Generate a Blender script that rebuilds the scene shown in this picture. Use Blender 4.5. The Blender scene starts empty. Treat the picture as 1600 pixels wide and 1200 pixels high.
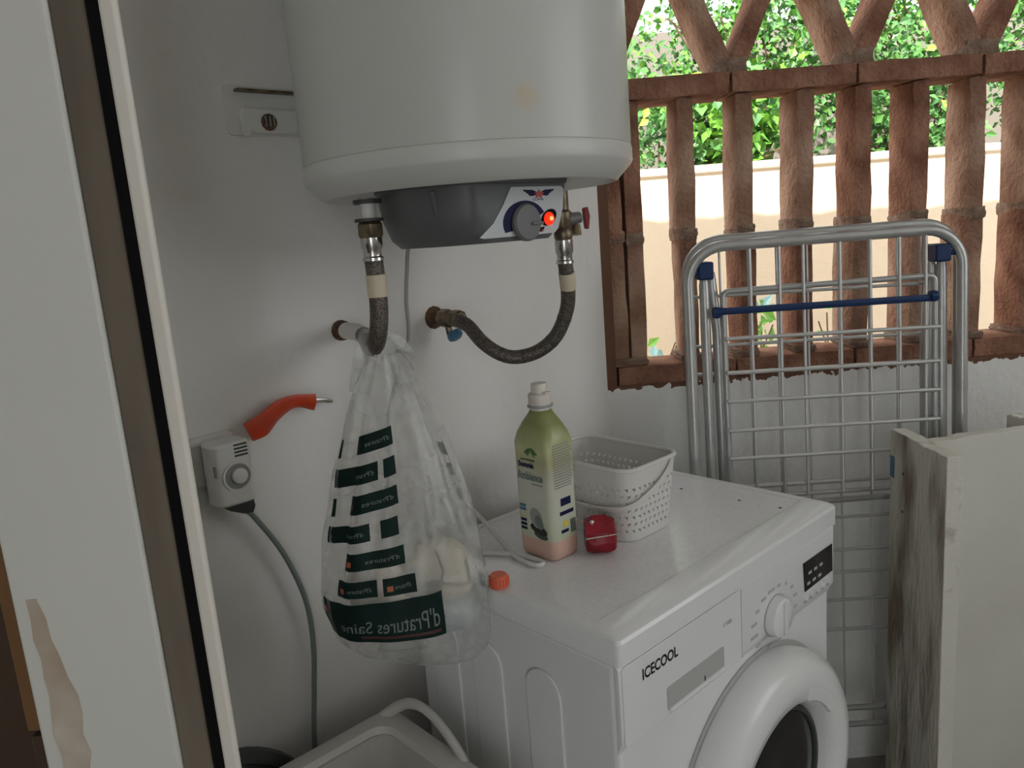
import bpy, math, random
import numpy as np
from mathutils import Vector, Matrix

scene = bpy.context.scene
col = scene.collection
random.seed(7)
PI = math.pi

# ------------------------------------------------------------------ camera
CAM_H = 1.351
F_PX, PITCH, ROLL = 1200.0, math.radians(10.9), math.radians(-4.45)
fw = Vector((0, math.cos(PITCH), -math.sin(PITCH)))
up0 = Vector((0, math.sin(PITCH), math.cos(PITCH)))
rt0 = Vector((1, 0, 0))
rt = math.cos(ROLL) * rt0 + math.sin(ROLL) * up0
up = -math.sin(ROLL) * rt0 + math.cos(ROLL) * up0
cd = bpy.data.cameras.new('camera')
cd.sensor_width = 36.0
cd.lens = 36.0 * F_PX / 1600.0
cd.clip_start = 0.02
cam = bpy.data.objects.new('camera', cd)
cam.matrix_world = Matrix(((rt.x, up.x, -fw.x, 0), (rt.y, up.y, -fw.y, 0), (rt.z, up.z, -fw.z, CAM_H), (0, 0, 0, 1)))
col.objects.link(cam)
scene.camera = cam

# ------------------------------------------------------------------ world, sun, exposure
w = bpy.data.worlds.new('sky')
scene.world = w
w.use_nodes = True
bg = w.node_tree.nodes['Background']
bg.inputs['Color'].default_value = (0.93, 0.97, 1.0, 1)
bg.inputs['Strength'].default_value = 1.0
sl = bpy.data.lights.new('sun', 'SUN')
sl.energy = 3.2
sl.angle = math.radians(0.53)
sl.color = (1.0, 0.95, 0.86)
sun = bpy.data.objects.new('sun', sl)
sun.rotation_euler = Vector((0.2, 1.0, -1.01)).to_track_quat('-Z', 'Y').to_euler()
sun.location = (0, -4, 6)
col.objects.link(sun)
scene.view_settings.view_transform = 'Standard'
scene.view_settings.look = 'None'
scene.view_settings.gamma = 1.0
scene.view_settings.use_curve_mapping = False
scene.view_settings.exposure = 1.45

# ------------------------------------------------------------------ materials
def mat(name, color, rough=0.6, metal=0.0, spec=0.5, var=0.0, scale=8.0, color2=None, bump=0.0, bscale=60.0,
        detail=4.0, coat=0.0, lo=0.35, hi=0.65, stretch=None, emit=None, estr=0.0):
    m = bpy.data.materials.new(name)
    m.use_nodes = True
    nt = m.node_tree
    b = nt.nodes['Principled BSDF']
    b.inputs['Base Color'].default_value = (*color, 1)
    b.inputs['Roughness'].default_value = rough
    b.inputs['Metallic'].default_value = metal
    b.inputs['Specular IOR Level'].default_value = spec
    b.inputs['Coat Weight'].default_value = coat
    if emit:
        b.inputs['Emission Color'].default_value = (*emit, 1)
        b.inputs['Emission Strength'].default_value = estr
    tc = nt.nodes.new('ShaderNodeTexCoord')
    src = tc.outputs['Object']
    if stretch:
        mp = nt.nodes.new('ShaderNodeMapping')
        mp.inputs['Scale'].default_value = stretch
        nt.links.new(src, mp.inputs['Vector'])
        src = mp.outputs['Vector']
    if var > 0 or color2:
        n = nt.nodes.new('ShaderNodeTexNoise')
        n.inputs['Scale'].default_value = scale
        n.inputs['Detail'].default_value = detail
        nt.links.new(src, n.inputs['Vector'])
        r = nt.nodes.new('ShaderNodeValToRGB')
        c2 = color2 or tuple(c * (1 - var) for c in color)
        r.color_ramp.elements[0].position = lo
        r.color_ramp.elements[0].color = (*c2, 1)
        r.color_ramp.elements[1].position = hi
        r.color_ramp.elements[1].color = (*color, 1)
        nt.links.new(n.outputs['Fac'], r.inputs['Fac'])
        nt.links.new(r.outputs['Color'], b.inputs['Base Color'])
    if bump > 0:
        n2 = nt.nodes.new('ShaderNodeTexNoise')
        n2.inputs['Scale'].default_value = bscale
        n2.inputs['Detail'].default_value = 5.0
        nt.links.new(src, n2.inputs['Vector'])
        bp = nt.nodes.new('ShaderNodeBump')
        bp.inputs['Strength'].default_value = bump
        bp.inputs['Distance'].default_value = 0.01
        nt.links.new(n2.outputs['Fac'], bp.inputs['Height'])
        nt.links.new(bp.outputs['Normal'], b.inputs['Normal'])
    return m

def film_mat(name, color, clear=0.45, rough=0.35):
    m = bpy.data.materials.new(name)
    m.use_nodes = True
    nt = m.node_tree
    for n in list(nt.nodes):
        nt.nodes.remove(n)
    out = nt.nodes.new('ShaderNodeOutputMaterial')
    tr = nt.nodes.new('ShaderNodeBsdfTransparent')
    tr.inputs['Color'].default_value = (0.95, 0.95, 0.95, 1)
    df = nt.nodes.new('ShaderNodeBsdfDiffuse')
    df.inputs['Color'].default_value = (*color, 1)
    tl = nt.nodes.new('ShaderNodeBsdfTranslucent')
    tl.inputs['Color'].default_value = (*color, 1)
    gl = nt.nodes.new('ShaderNodeBsdfGlossy')
    gl.inputs['Roughness'].default_value = rough
    m1 = nt.nodes.new('ShaderNodeMixShader'); m1.inputs[0].default_value = 0.45
    m2 = nt.nodes.new('ShaderNodeMixShader'); m2.inputs[0].default_value = clear
    m3 = nt.nodes.new('ShaderNodeMixShader'); m3.inputs[0].default_value = 0.06
    L = nt.links.new
    L(df.outputs[0], m1.inputs[1]); L(tl.outputs[0], m1.inputs[2])
    L(m1.outputs[0], m2.inputs[1]); L(tr.outputs[0], m2.inputs[2])
    L(m2.outputs[0], m3.inputs[1]); L(gl.outputs[0], m3.inputs[2])
    # uneven milkiness of the film
    tc = nt.nodes.new('ShaderNodeTexCoord')
    ns = nt.nodes.new('ShaderNodeTexNoise'); ns.inputs['Scale'].default_value = 22
    mr = nt.nodes.new('ShaderNodeMapRange')
    mr.inputs['From Min'].default_value = 0.3; mr.inputs['From Max'].default_value = 0.7
    mr.inputs['To Min'].default_value = clear - 0.12; mr.inputs['To Max'].default_value = clear + 0.12
    L(tc.outputs['Object'], ns.inputs['Vector']); L(ns.outputs['Fac'], mr.inputs['Value']); L(mr.outputs[0], m2.inputs[0])
    bp = nt.nodes.new('ShaderNodeBump'); bp.inputs['Strength'].default_value = 0.35; bp.inputs['Distance'].default_value = 0.006
    n2 = nt.nodes.new('ShaderNodeTexNoise'); n2.inputs['Scale'].default_value = 45
    L(tc.outputs['Object'], n2.inputs['Vector']); L(n2.outputs['Fac'], bp.inputs['Height'])
    L(bp.outputs[0], df.inputs['Normal']); L(bp.outputs[0], gl.inputs['Normal'])
    L(m3.outputs[0], out.inputs['Surface'])
    return m

M = {}
M['plaster'] = mat('plaster', (0.84, 0.825, 0.79), 0.85, spec=0.2, color2=(0.80, 0.78, 0.745), scale=2.5, bump=0.25, bscale=35)
M['ceil'] = mat('ceiling_paint', (0.84, 0.83, 0.80), 0.9, spec=0.2, bump=0.1)
M['floor'] = mat('floor_tile', (0.30, 0.285, 0.26), 0.5, var=0.35, scale=12)
M['enamel'] = mat('white_enamel', (0.80, 0.80, 0.775), 0.22, spec=0.5, var=0.03, scale=3)
M['enamel2'] = mat('white_plastic_rim', (0.58, 0.58, 0.555), 0.35, spec=0.45)
M['appl'] = mat('appliance_white', (0.82, 0.83, 0.83), 0.2, spec=0.5, var=0.02, scale=5)
M['appl_top'] = mat('worktop_speckle', (0.86, 0.86, 0.87), 0.2, spec=0.6, color2=(0.80, 0.80, 0.81), scale=160, bump=0.04, bscale=120)
M['appl_grey'] = mat('drawer_recess_grey', (0.46, 0.46, 0.45), 0.5)
M['darkgrey'] = mat('dark_grey_plastic', (0.115, 0.12, 0.122), 0.42, var=0.08, scale=30)
M['panel'] = mat('light_grey_panel', (0.56, 0.59, 0.60), 0.35)
M['navy'] = mat('navy_print', (0.008, 0.010, 0.055), 0.5, spec=0.2)
M['redprint'] = mat('red_print', (0.55, 0.05, 0.04), 0.45)
M['knobgrey'] = mat('grey_knob', (0.15, 0.15, 0.15), 0.45)
M['led'] = mat('lit_red_lamp', (0.7, 0.03, 0.01), 0.3, emit=(1.0, 0.03, 0.006), estr=0.35)
M['ledcore'] = mat('lit_red_lamp_core', (1.0, 0.5, 0.2), 0.3, emit=(1.0, 0.25, 0.06), estr=0.6)
M['black'] = mat('gap_and_bezel_black', (0.006, 0.006, 0.006), 0.7, spec=0.1)
M['screen'] = mat('dark_display', (0.012, 0.012, 0.014), 0.15)
M['chrome'] = mat('chrome', (0.62, 0.61, 0.58), 0.22, metal=1.0, var=0.2, scale=40)
M['brass'] = mat('tarnished_brass', (0.30, 0.24, 0.15), 0.42, metal=0.8, color2=(0.13, 0.10, 0.07), scale=50)
M['rust'] = mat('rusty_iron', (0.16, 0.085, 0.04), 0.85, color2=(0.05, 0.03, 0.02), scale=60)
M['tape'] = mat('masking_tape', (0.66, 0.58, 0.43), 0.7)
M['valvered'] = mat('red_lever', (0.22, 0.012, 0.015), 0.4)
M['valveblue'] = mat('blue_tap_handle', (0.05, 0.16, 0.27), 0.5)
M['bluepl'] = mat('blue_plastic', (0.010, 0.035, 0.115), 0.45, spec=0.35)
M['white_pl'] = mat('white_plastic', (0.74, 0.735, 0.70), 0.4)
M['ivory'] = mat('ivory_plastic', (0.68, 0.665, 0.61), 0.4)
M['greycord'] = mat('grey_cord', (0.20, 0.235, 0.225), 0.55)
M['lightcord'] = mat('light_grey_cord', (0.36, 0.35, 0.34), 0.55)
M['whitecord'] = mat('white_cord', (0.70, 0.69, 0.66), 0.45)
M['orange'] = mat('orange_plastic', (0.72, 0.055, 0.008), 0.4, color2=(0.50, 0.05, 0.012), scale=20)
M['orangecap'] = mat('orange_cap', (0.75, 0.15, 0.08), 0.45)
M['galv'] = mat('galvanised_tube', (0.52, 0.52, 0.51), 0.35, metal=0.55, var=0.12, scale=25)
M['wire'] = mat('plated_wire', (0.62, 0.62, 0.61), 0.35, metal=0.55)
M['brick'] = mat('terracotta_brick', (0.40, 0.215, 0.145), 0.95, spec=0.1, color2=(0.22, 0.105, 0.07), scale=14, bump=0.9, bscale=90)
M['brickpale'] = mat('weathered_brick', (0.48, 0.315, 0.23), 0.95, spec=0.1, color2=(0.28, 0.155, 0.105), scale=11, bump=0.9, bscale=80)
M['mortar'] = mat('grey_mortar', (0.36, 0.26, 0.20), 0.95, spec=0.1, color2=(0.22, 0.145, 0.105), scale=30, bump=1.0, bscale=70)
M['jamb'] = mat('jamb_paint', (0.70, 0.70, 0.655), 0.5, var=0.05, scale=2)
M['wornstrip'] = mat('worn_grey_wood', (0.20, 0.165, 0.125), 0.8, color2=(0.13, 0.105, 0.08), scale=3, stretch=(6, 6, 1))
M['casing'] = mat('casing_paint', (0.74, 0.70, 0.63), 0.5, var=0.06, scale=3)
M['peel'] = mat('bare_wood_patch', (0.42, 0.32, 0.24), 0.8, color2=(0.60, 0.54, 0.46), scale=14)
M['wood'] = mat('orange_brown_wood', (0.22, 0.105, 0.035), 0.5, var=0.25, scale=4, stretch=(12, 12, 1))
M['wooddark'] = mat('dark_brown_wood', (0.065, 0.035, 0.018), 0.5, var=0.3, scale=4)
M['crate'] = mat('off_white_plastic', (0.66, 0.64, 0.59), 0.42)
M['lidgrey'] = mat('charcoal_plastic', (0.055, 0.06, 0.058), 0.5)
M['film'] = film_mat('milky_film', (0.82, 0.82, 0.79), 0.75)
M['clearfilm'] = film_mat('crinkled_clear_film', (0.74, 0.80, 0.84), 0.30, 0.2)
M['print'] = mat('dark_green_print', (0.006, 0.022, 0.018), 0.6, spec=0.15, var=0.3, scale=30)
M['printfade'] = mat('green_print_seen_through_film', (0.17, 0.22, 0.20), 0.6)
M['printtext'] = mat('pale_print_lettering', (0.15, 0.185, 0.165), 0.6)
M['printdot'] = mat('orange_print_dot', (0.42, 0.10, 0.04), 0.6)
M['maroon'] = mat('maroon_print_line', (0.06, 0.018, 0.016), 0.6)
M['cream'] = mat('cream_paper', (0.72, 0.66, 0.55), 0.8, color2=(0.62, 0.56, 0.46), scale=9, bump=0.5, bscale=14)
M['greyprint'] = mat('grey_leaf_print', (0.30, 0.30, 0.28), 0.8)
M['basketpl'] = mat('basket_plastic', (0.70, 0.69, 0.655), 0.45)
M['redpl'] = mat('crimson_plastic', (0.36, 0.006, 0.022), 0.38, color2=(0.25, 0.004, 0.016), scale=30, bump=0.3, bscale=60)
M['bottlepl'] = mat('pink_liquid_plastic', (0.66, 0.43, 0.34), 0.3)
M['cappl'] = mat('cap_cream', (0.74, 0.69, 0.63), 0.35)
M['capring'] = mat('cap_ring_grey', (0.35, 0.36, 0.36), 0.4)
M['gwall'] = mat('peach_render', (0.80, 0.66, 0.49), 0.9, spec=0.1, color2=(0.76, 0.61, 0.445), scale=1.5, bump=0.3, bscale=25)
M['coping'] = mat('cream_coping', (0.80, 0.72, 0.58), 0.9, spec=0.1, bump=0.2)
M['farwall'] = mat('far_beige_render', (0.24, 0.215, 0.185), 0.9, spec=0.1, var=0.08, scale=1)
M['ground'] = mat('garden_paving', (0.50, 0.45, 0.38), 0.9, var=0.2, scale=6)
M['stem'] = mat('brown_stem', (0.16, 0.10, 0.06), 0.9)
for i, (a, b) in enumerate([((0.10, 0.27, 0.05), (0.055, 0.17, 0.045)), ((0.13, 0.30, 0.07), (0.07, 0.20, 0.06)), ((0.23, 0.50, 0.06), (0.13, 0.36, 0.05))]):
    M['leaf%d' % i] = mat(['ivy_leaf', 'hedge_leaf', 'young_leaf'][i], a, 0.45, color2=b, scale=9, lo=0.4, hi=0.6)
M['leafyellow'] = mat('yellow_leaf', (0.75, 0.60, 0.06), 0.5)
M['bluish'] = mat('bluish_leaf', (0.32, 0.52, 0.50), 0.4)

def braid_mat():
    m = bpy.data.materials.new('braided_steel')
    m.use_nodes = True
    nt = m.node_tree
    b = nt.nodes['Principled BSDF']
    b.inputs['Metallic'].default_value = 0.55
    b.inputs['Roughness'].default_value = 0.45
    tc = nt.nodes.new('ShaderNodeTexCoord')
    v = nt.nodes.new('ShaderNodeTexVoronoi'); v.inputs['Scale'].default_value = 420
    r = nt.nodes.new('ShaderNodeValToRGB')
    r.color_ramp.elements[0].color = (0.20, 0.175, 0.15, 1); r.color_ramp.elements[0].position = 0.2
    r.color_ramp.elements[1].color = (0.075, 0.06, 0.052, 1); r.color_ramp.elements[1].position = 0.75
    nt.links.new(tc.outputs['Object'], v.inputs['Vector'])
    nt.links.new(v.outputs['Distance'], r.inputs['Fac'])
    nt.links.new(r.outputs['Color'], b.inputs['Base Color'])
    bp = nt.nodes.new('ShaderNodeBump'); bp.inputs['Strength'].default_value = 0.6; bp.inputs['Distance'].default_value = 0.001
    nt.links.new(v.outputs['Distance'], bp.inputs['Height'])
    nt.links.new(bp.outputs['Normal'], b.inputs['Normal'])
    return m
M['braid'] = braid_mat()

def label_mat():
    """shrink sleeve of the bottle: leafy green shoulder fading to pale green-white (z in thing space)"""
    m = bpy.data.materials.new('bottle_sleeve')
    m.use_nodes = True
    nt = m.node_tree
    b = nt.nodes['Principled BSDF']
    b.inputs['Roughness'].default_value = 0.3
    tc = nt.nodes.new('ShaderNodeTexCoord')
    sp = nt.nodes.new('ShaderNodeSeparateXYZ')
    ns = nt.nodes.new('ShaderNodeTexNoise'); ns.inputs['Scale'].default_value = 26
    ad = nt.nodes.new('ShaderNodeMath'); ad.operation = 'MULTIPLY_ADD'
    ad.inputs[1].default_value = 0.035
    r = nt.nodes.new('ShaderNodeValToRGB')
    r.color_ramp.elements[0].position = 0.0; r.color_ramp.elements[0].color = (0.50, 0.55, 0.36, 1)
    r.color_ramp.elements[1].position = 1.0; r.color_ramp.elements[1].color = (0.27, 0.30, 0.11, 1)
    for p, c in ((0.25, (0.55, 0.57, 0.45)), (0.55, (0.58, 0.58, 0.50)), (0.72, (0.44, 0.43, 0.24)), (0.80, (0.52, 0.54, 0.28)), (0.9, (0.40, 0.43, 0.20))):
        e = r.color_ramp.elements.new(p); e.color = (*c, 1)
    mr = nt.nodes.new('ShaderNodeMapRange')
    mr.inputs['From Min'].default_value = 0.03; mr.inputs['From Max'].default_value = 0.235
    L = nt.links.new
    L(tc.outputs['Object'], sp.inputs[0]); L(tc.outputs['Object'], ns.inputs['Vector'])
    L(ns.outputs['Fac'], ad.inputs[0]); L(sp.outputs['Z'], ad.inputs[2]); L(ad.outputs[0], mr.inputs['Value'])
    L(mr.outputs[0], r.inputs['Fac']); L(r.outputs['Color'], b.inputs['Base Color'])
    return m
M['sleeve'] = label_mat()

def board_mat():
    m = mat('weathered_white_board', (0.66, 0.62, 0.54), 0.85, spec=0.15, color2=(0.25, 0.20, 0.15), scale=5, detail=9, lo=0.38, hi=0.58, stretch=(3, 3, 0.8), bump=0.6, bscale=30)
    return m
M['board_worn'] = board_mat()
M['board_white'] = mat('white_board_paint', (0.74, 0.73, 0.66), 0.7, spec=0.25, color2=(0.66, 0.64, 0.57), scale=3, bump=0.2, bscale=15)
M['board_edge'] = mat('chipped_board_edge', (0.72, 0.70, 0.63), 0.8, color2=(0.40, 0.35, 0.28), scale=18, detail=8, lo=0.30, hi=0.44, bump=0.5, bscale=40)

def stucco_mat():
    """rough white stucco; brown where the paint stops raggedly at the brick sill (object z near 1 m)"""
    m = mat('rough_stucco', (0.84, 0.835, 0.81), 0.9, spec=0.15, color2=(0.80, 0.79, 0.76), scale=4, bump=0.35, bscale=40)
    nt = m.node_tree
    b = nt.nodes['Principled BSDF']
    prev = b.inputs['Base Color'].links[0].from_socket
    tc = nt.nodes.new('ShaderNodeTexCoord')
    sp = nt.nodes.new('ShaderNodeSeparateXYZ')
    ns = nt.nodes.new('ShaderNodeTexNoise'); ns.inputs['Scale'].default_value = 45; ns.inputs['Detail'].default_value = 6
    L = nt.links.new
    L(tc.outputs['Object'], sp.inputs[0]); L(tc.outputs['Object'], ns.inputs['Vector'])
    a = nt.nodes.new('ShaderNodeMath'); a.operation = 'MULTIPLY_ADD'; a.inputs[1].default_value = 0.05
    L(ns.outputs['Fac'], a.inputs[0]); L(sp.outputs['Z'], a.inputs[2])
    g1 = nt.nodes.new('ShaderNodeMath'); g1.operation = 'GREATER_THAN'; g1.inputs[1].default_value = 1.016
    g2 = nt.nodes.new('ShaderNodeMath'); g2.operation = 'LESS_THAN'; g2.inputs[1].default_value = 2.49
    mu = nt.nodes.new('ShaderNodeMath'); mu.operation = 'MULTIPLY'
    L(a.outputs[0], g1.inputs[0]); L(a.outputs[0], g2.inputs[0]); L(g1.outputs[0], mu.inputs[0]); L(g2.outputs[0], mu.inputs[1])
    mx = nt.nodes.new('ShaderNodeMix'); mx.data_type = 'RGBA'
    mx.inputs['B'].default_value = (0.16, 0.085, 0.055, 1)
    L(mu.outputs[0], mx.inputs['Factor']); L(prev, mx.inputs['A']); L(mx.outputs['Result'], b.inputs['Base Color'])
    return m
M['stucco'] = stucco_mat()

def heater_mat():
    """enamel with one small tan stain"""
    m = mat('heater_enamel', (0.55, 0.555, 0.525), 0.26, spec=0.3)
    nt = m.node_tree
    b = nt.nodes['Principled BSDF']
    tc = nt.nodes.new('ShaderNodeTexCoord')
    ds = nt.nodes.new('ShaderNodeVectorMath'); ds.operation = 'DISTANCE'
    ds.inputs[1].default_value = STAIN
    ns = nt.nodes.new('ShaderNodeTexNoise'); ns.inputs['Scale'].default_value = 60
    a = nt.nodes.new('ShaderNodeMath'); a.operation = 'MULTIPLY_ADD'; a.inputs[1].default_value = 0.02
    mr = nt.nodes.new('ShaderNodeMapRange'); mr.interpolation_type = 'SMOOTHSTEP'
    mr.inputs['From Min'].default_value = 0.012; mr.inputs['From Max'].default_value = 0.032
    mr.inputs['To Min'].default_value = 0.55; mr.inputs['To Max'].default_value = 0.0
    mx = nt.nodes.new('ShaderNodeMix'); mx.data_type = 'RGBA'
    mx.inputs['A'].default_value = (0.55, 0.555, 0.525, 1); mx.inputs['B'].default_value = (0.62, 0.47, 0.29, 1)
    L = nt.links.new
    L(tc.outputs['Object'], ds.inputs[0]); L(tc.outputs['Object'], ns.inputs['Vector'])
    L(ns.outputs['Fac'], a.inputs[0]); L(ds.outputs['Value'], a.inputs[2]); L(a.outputs[0], mr.inputs['Value'])
    L(mr.outputs[0], mx.inputs['Factor']); L(mx.outputs['Result'], b.inputs['Base Color'])
    return m

# ------------------------------------------------------------------ mesh helpers
class MB:
    def __init__(self):
        self.v = []; self.f = []
    def add(self, vs, fs):
        o = len(self.v)
        self.v += [Vector(p) for p in vs]
        self.f += [tuple(i + o for i in q) for q in fs]
        return self
    def box(self, x0, x1, y0, y1, z0, z1):
        vs = [(x, y, z) for z in (z0, z1) for y in (y0, y1) for x in (x0, x1)]
        return self.add(vs, [(0, 2, 3, 1), (4, 5, 7, 6), (0, 1, 5, 4), (2, 6, 7, 3), (0, 4, 6, 2), (1, 3, 7, 5)])
    def loft(self, rings, closed=True, cap0=True, cap1=True):
        n = len(rings[0]); vs = [p for r in rings for p in r]; fs = []
        for i in range(len(rings) - 1):
            for j in range(n if closed else n - 1):
                k = (j + 1) % n
                fs.append((i * n + j, i * n + k, (i + 1) * n + k, (i + 1) * n + j))
        if cap0: fs.append(tuple(reversed(range(n))))
        if cap1: fs.append(tuple((len(rings) - 1) * n + j for j in range(n)))
        return self.add(vs, fs)
    def tube(self, path, r, seg=10, caps=True, flat=None, closed=False):
        P = [Vector(p) for p in path]
        N = len(P)
        T = []
        for i in range(N):
            if closed: t = P[(i + 1) % N] - P[i - 1]
            else: t = P[min(i + 1, N - 1)] - P[max(i - 1, 0)]
            T.append(t.normalized())
        a = Vector((0, 0, 1)) if abs(T[0].z) < 0.9 else Vector((1, 0, 0))
        nrm = (a - T[0] * a.dot(T[0])).normalized()
        rings = []
        for i in range(N):
            nrm = (nrm - T[i] * nrm.dot(T[i])).normalized()
            bn = T[i].cross(nrm)
            rr = r[i] if isinstance(r, (list, tuple)) else r
            fx, fy = flat or (1, 1)
            rings.append([P[i] + nrm * (rr * fx * math.cos(2 * PI * k / seg)) + bn * (rr * fy * math.sin(2 * PI * k / seg)) for k in range(seg)])
        if closed: rings.append(rings[0])
        return self.loft(rings, True, caps and not closed, caps and not closed)
    def lathe(self, prof, c=(0, 0, 0), axis=(0, 0, 1), seg=24, cap0=True, cap1=True):
        ax = Vector(axis).normalized()
        a = Vector((1, 0, 0)) if abs(ax.x) < 0.9 else Vector((0, 1, 0))
        e1 = (a - ax * a.dot(ax)).normalized(); e2 = ax.cross(e1); c = Vector(c)
        rings = [[c + ax * h + e1 * (r * math.cos(2 * PI * k / seg)) + e2 * (r * math.sin(2 * PI * k / seg)) for k in range(seg)] for r, h in prof]
        return self.loft(rings, True, cap0, cap1)
    def poly(self, pts, d):
        """prism: polygon pts extruded by vector d"""
        d = Vector(d); n = len(pts); P = [Vector(p) for p in pts]
        return self.add(P + [p + d for p in P], [tuple(range(n))[::-1], tuple(range(n, 2 * n))] + [(i, (i + 1) % n, n + (i + 1) % n, n + i) for i in range(n)])
    def surf(self, fn, nu, nv):
        vs = [fn(i / nu, j / nv) for j in range(nv + 1) for i in range(nu + 1)]
        fs = [(j * (nu + 1) + i, j * (nu + 1) + i + 1, (j + 1) * (nu + 1) + i + 1, (j + 1) * (nu + 1) + i) for j in range(nv) for i in range(nu)]
        return self.add(vs, fs)
    def mesh(self, name, shift=(0, 0, 0), smooth=35):
        me = bpy.data.meshes.new(name)
        s = Vector(shift)
        me.from_pydata([tuple(p - s) for p in self.v], [], self.f)
        me.validate()
        if smooth:
            me.shade_smooth()
            me.set_sharp_from_angle(angle=math.radians(smooth))
        me.update()
        return me

def smooth_path(pts, n=8):
    """Catmull-Rom through pts"""
    P = [Vector(p) for p in pts]
    P = [2 * P[0] - P[1]] + P + [2 * P[-1] - P[-2]]
    out = []
    for i in range(1, len(P) - 2):
        p0, p1, p2, p3 = P[i - 1:i + 3]
        for k in range(n):
            t = k / n
            out.append(0.5 * ((2 * p1) + (p2 - p0) * t + (2 * p0 - 5 * p1 + 4 * p2 - p3) * t * t + (3 * p1 - p0 - 3 * p2 + p3) * t ** 3))
    out.append(P[-2])
    return out

def rrect(x0, x1, y0, y1, r, n=5):
    """rounded rectangle outline, list of (x, y)"""
    out = []
    for cx, cy, a0 in ((x1 - r, y1 - r, 0), (x0 + r, y1 - r, 90), (x0 + r, y0 + r, 180), (x1 - r, y0 + r, 270)):
        for k in range(n + 1):
            a = math.radians(a0 + 90 * k / n)
            out.append((cx + r * math.cos(a), cy + r * math.sin(a)))
    return out

FR = {  # frames: origin, z rotation.  heater wall: x along the wall, y into it;  lattice wall: x along, y outwards
    'LW': (Vector((-0.25621, 1.26719, 0)), math.radians(42.2)),
    'RW': (Vector((0.5, 1.70, 0)), math.radians(1.3)),
    'W': (Vector((0, 0, 0)), 0.0),
}
def fpt(frame, p):
    o, a = FR[frame]
    return o + Matrix.Rotation(a, 3, 'Z') @ Vector(p)

def setp(o, label=None, cat=None, group=None, kind=None):
    if label: o['label'] = label
    if cat: o['category'] = cat
    if group: o['group'] = group
    if kind: o['kind'] = kind
    return o

def finish(o, bevel=0, seg=2, solid=0, subsurf=0):
    if solid:
        m = o.modifiers.new('thickness', 'SOLIDIFY'); m.thickness = solid; m.offset = 0
    if bevel:
        m = o.modifiers.new('edge', 'BEVEL'); m.width = bevel; m.segments = seg; m.limit_method = 'ANGLE'
        m.angle_limit = math.radians(40)
    if subsurf:
        m = o.modifiers.new('sub', 'SUBSURF'); m.levels = subsurf; m.render_levels = subsurf
    return o

class Thing:
    """an Empty at the thing's base; parts are given in frame coordinates"""
    def __init__(self, name, label, cat, frame, base, group=None, kind=None):
        self.frame, self.base = frame, Vector(base)
        o = bpy.data.objects.new(name, None)
        o.empty_display_size = 0.02
        o.location = fpt(frame, base); o.rotation_euler = (0, 0, FR[frame][1])
        col.objects.link(o)
        setp(o, label, cat, group, kind)
        self.o = o
    def part(self, name, mb, m, parent=None, label=None, smooth=35, kind=None, **k):
        me = mb if isinstance(mb, bpy.types.Mesh) else mb.mesh(name, self.base, smooth)
        me.materials.append(M[m] if isinstance(m, str) else m)
        o = bpy.data.objects.new(name, me)
        o.parent = parent or self.o
        col.objects.link(o)
        finish(o, **k)
        setp(o, label, kind=kind)
        return o
    def inst(self, name, me, loc, rot=(0, 0, 0), parent=None, scale=None):
        o = bpy.data.objects.new(name, me)
        o.parent = parent or self.o
        o.location = Vector(loc) - self.base
        o.rotation_euler = rot
        if scale: o.scale = scale
        col.objects.link(o)
        return o

def single(name, mb, m, frame, base, label=None, cat=None, group=None, kind=None, smooth=35, **k):
    me = mb.mesh(name, base, smooth)
    me.materials.append(M[m] if isinstance(m, str) else m)
    o = bpy.data.objects.new(name, me)
    o.location = fpt(frame, base); o.rotation_euler = (0, 0, FR[frame][1])
    col.objects.link(o)
    finish(o, **k)
    return setp(o, label, cat, group, kind)

def text_mb(s, size, origin, xd, yd, fn=None, bold=0.0):
    """flat lettering as mesh: placed at origin along xd (advance) and yd (up)"""
    c = bpy.data.curves.new('lettering', 'FONT')
    c.body = s; c.size = size; c.align_x = 'LEFT'; c.resolution_u = 3; c.offset = bold
    t = bpy.data.objects.new('lettering', c)
    col.objects.link(t)
    dg = bpy.context.evaluated_depsgraph_get()
    me = bpy.data.meshes.new_from_object(t.evaluated_get(dg))
    mb = MB()
    O, X, Y = Vector(origin), Vector(xd), Vector(yd)
    vs = []
    for v in me.vertices:
        vs.append(fn(v.co.x, v.co.y) if fn else O + X * v.co.x + Y * v.co.y)
    mb.add(vs, [tuple(p.vertices) for p in me.polygons])
    bpy.data.objects.remove(t); bpy.data.meshes.remove(me); bpy.data.curves.remove(c)
    return mb

# ================================================================== SETTING
# heater wall, ends in the obtuse corner with the lattice wall
b = MB().box(-1.7, 0.635, 0, 0.16, 0, 2.60)
single('wall_left', b, 'plaster', 'LW', (0, 0, 0), 'white plastered wall carrying the water heater', kind='structure')
# lattice wall: stucco below, opening with brick lattice, lintel above
b = MB()
b.box(-0.286, 1.9, 0, 0.14, 0, 1.0)
b.box(-0.286, 1.9, 0, 0.14, 2.50, 2.60)
b.box(-0.286, -0.264, 0, 0.14, 1.0, 2.50)
b.box(1.62, 1.9, 0, 0.14, 1.0, 2.50)
wall = Thing('wall_right', 'white stucco wall with an open brick lattice', None, 'RW', (0, 0, 0), kind='structure')
wall.part('stucco', b, 'stucco', smooth=0)

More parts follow.
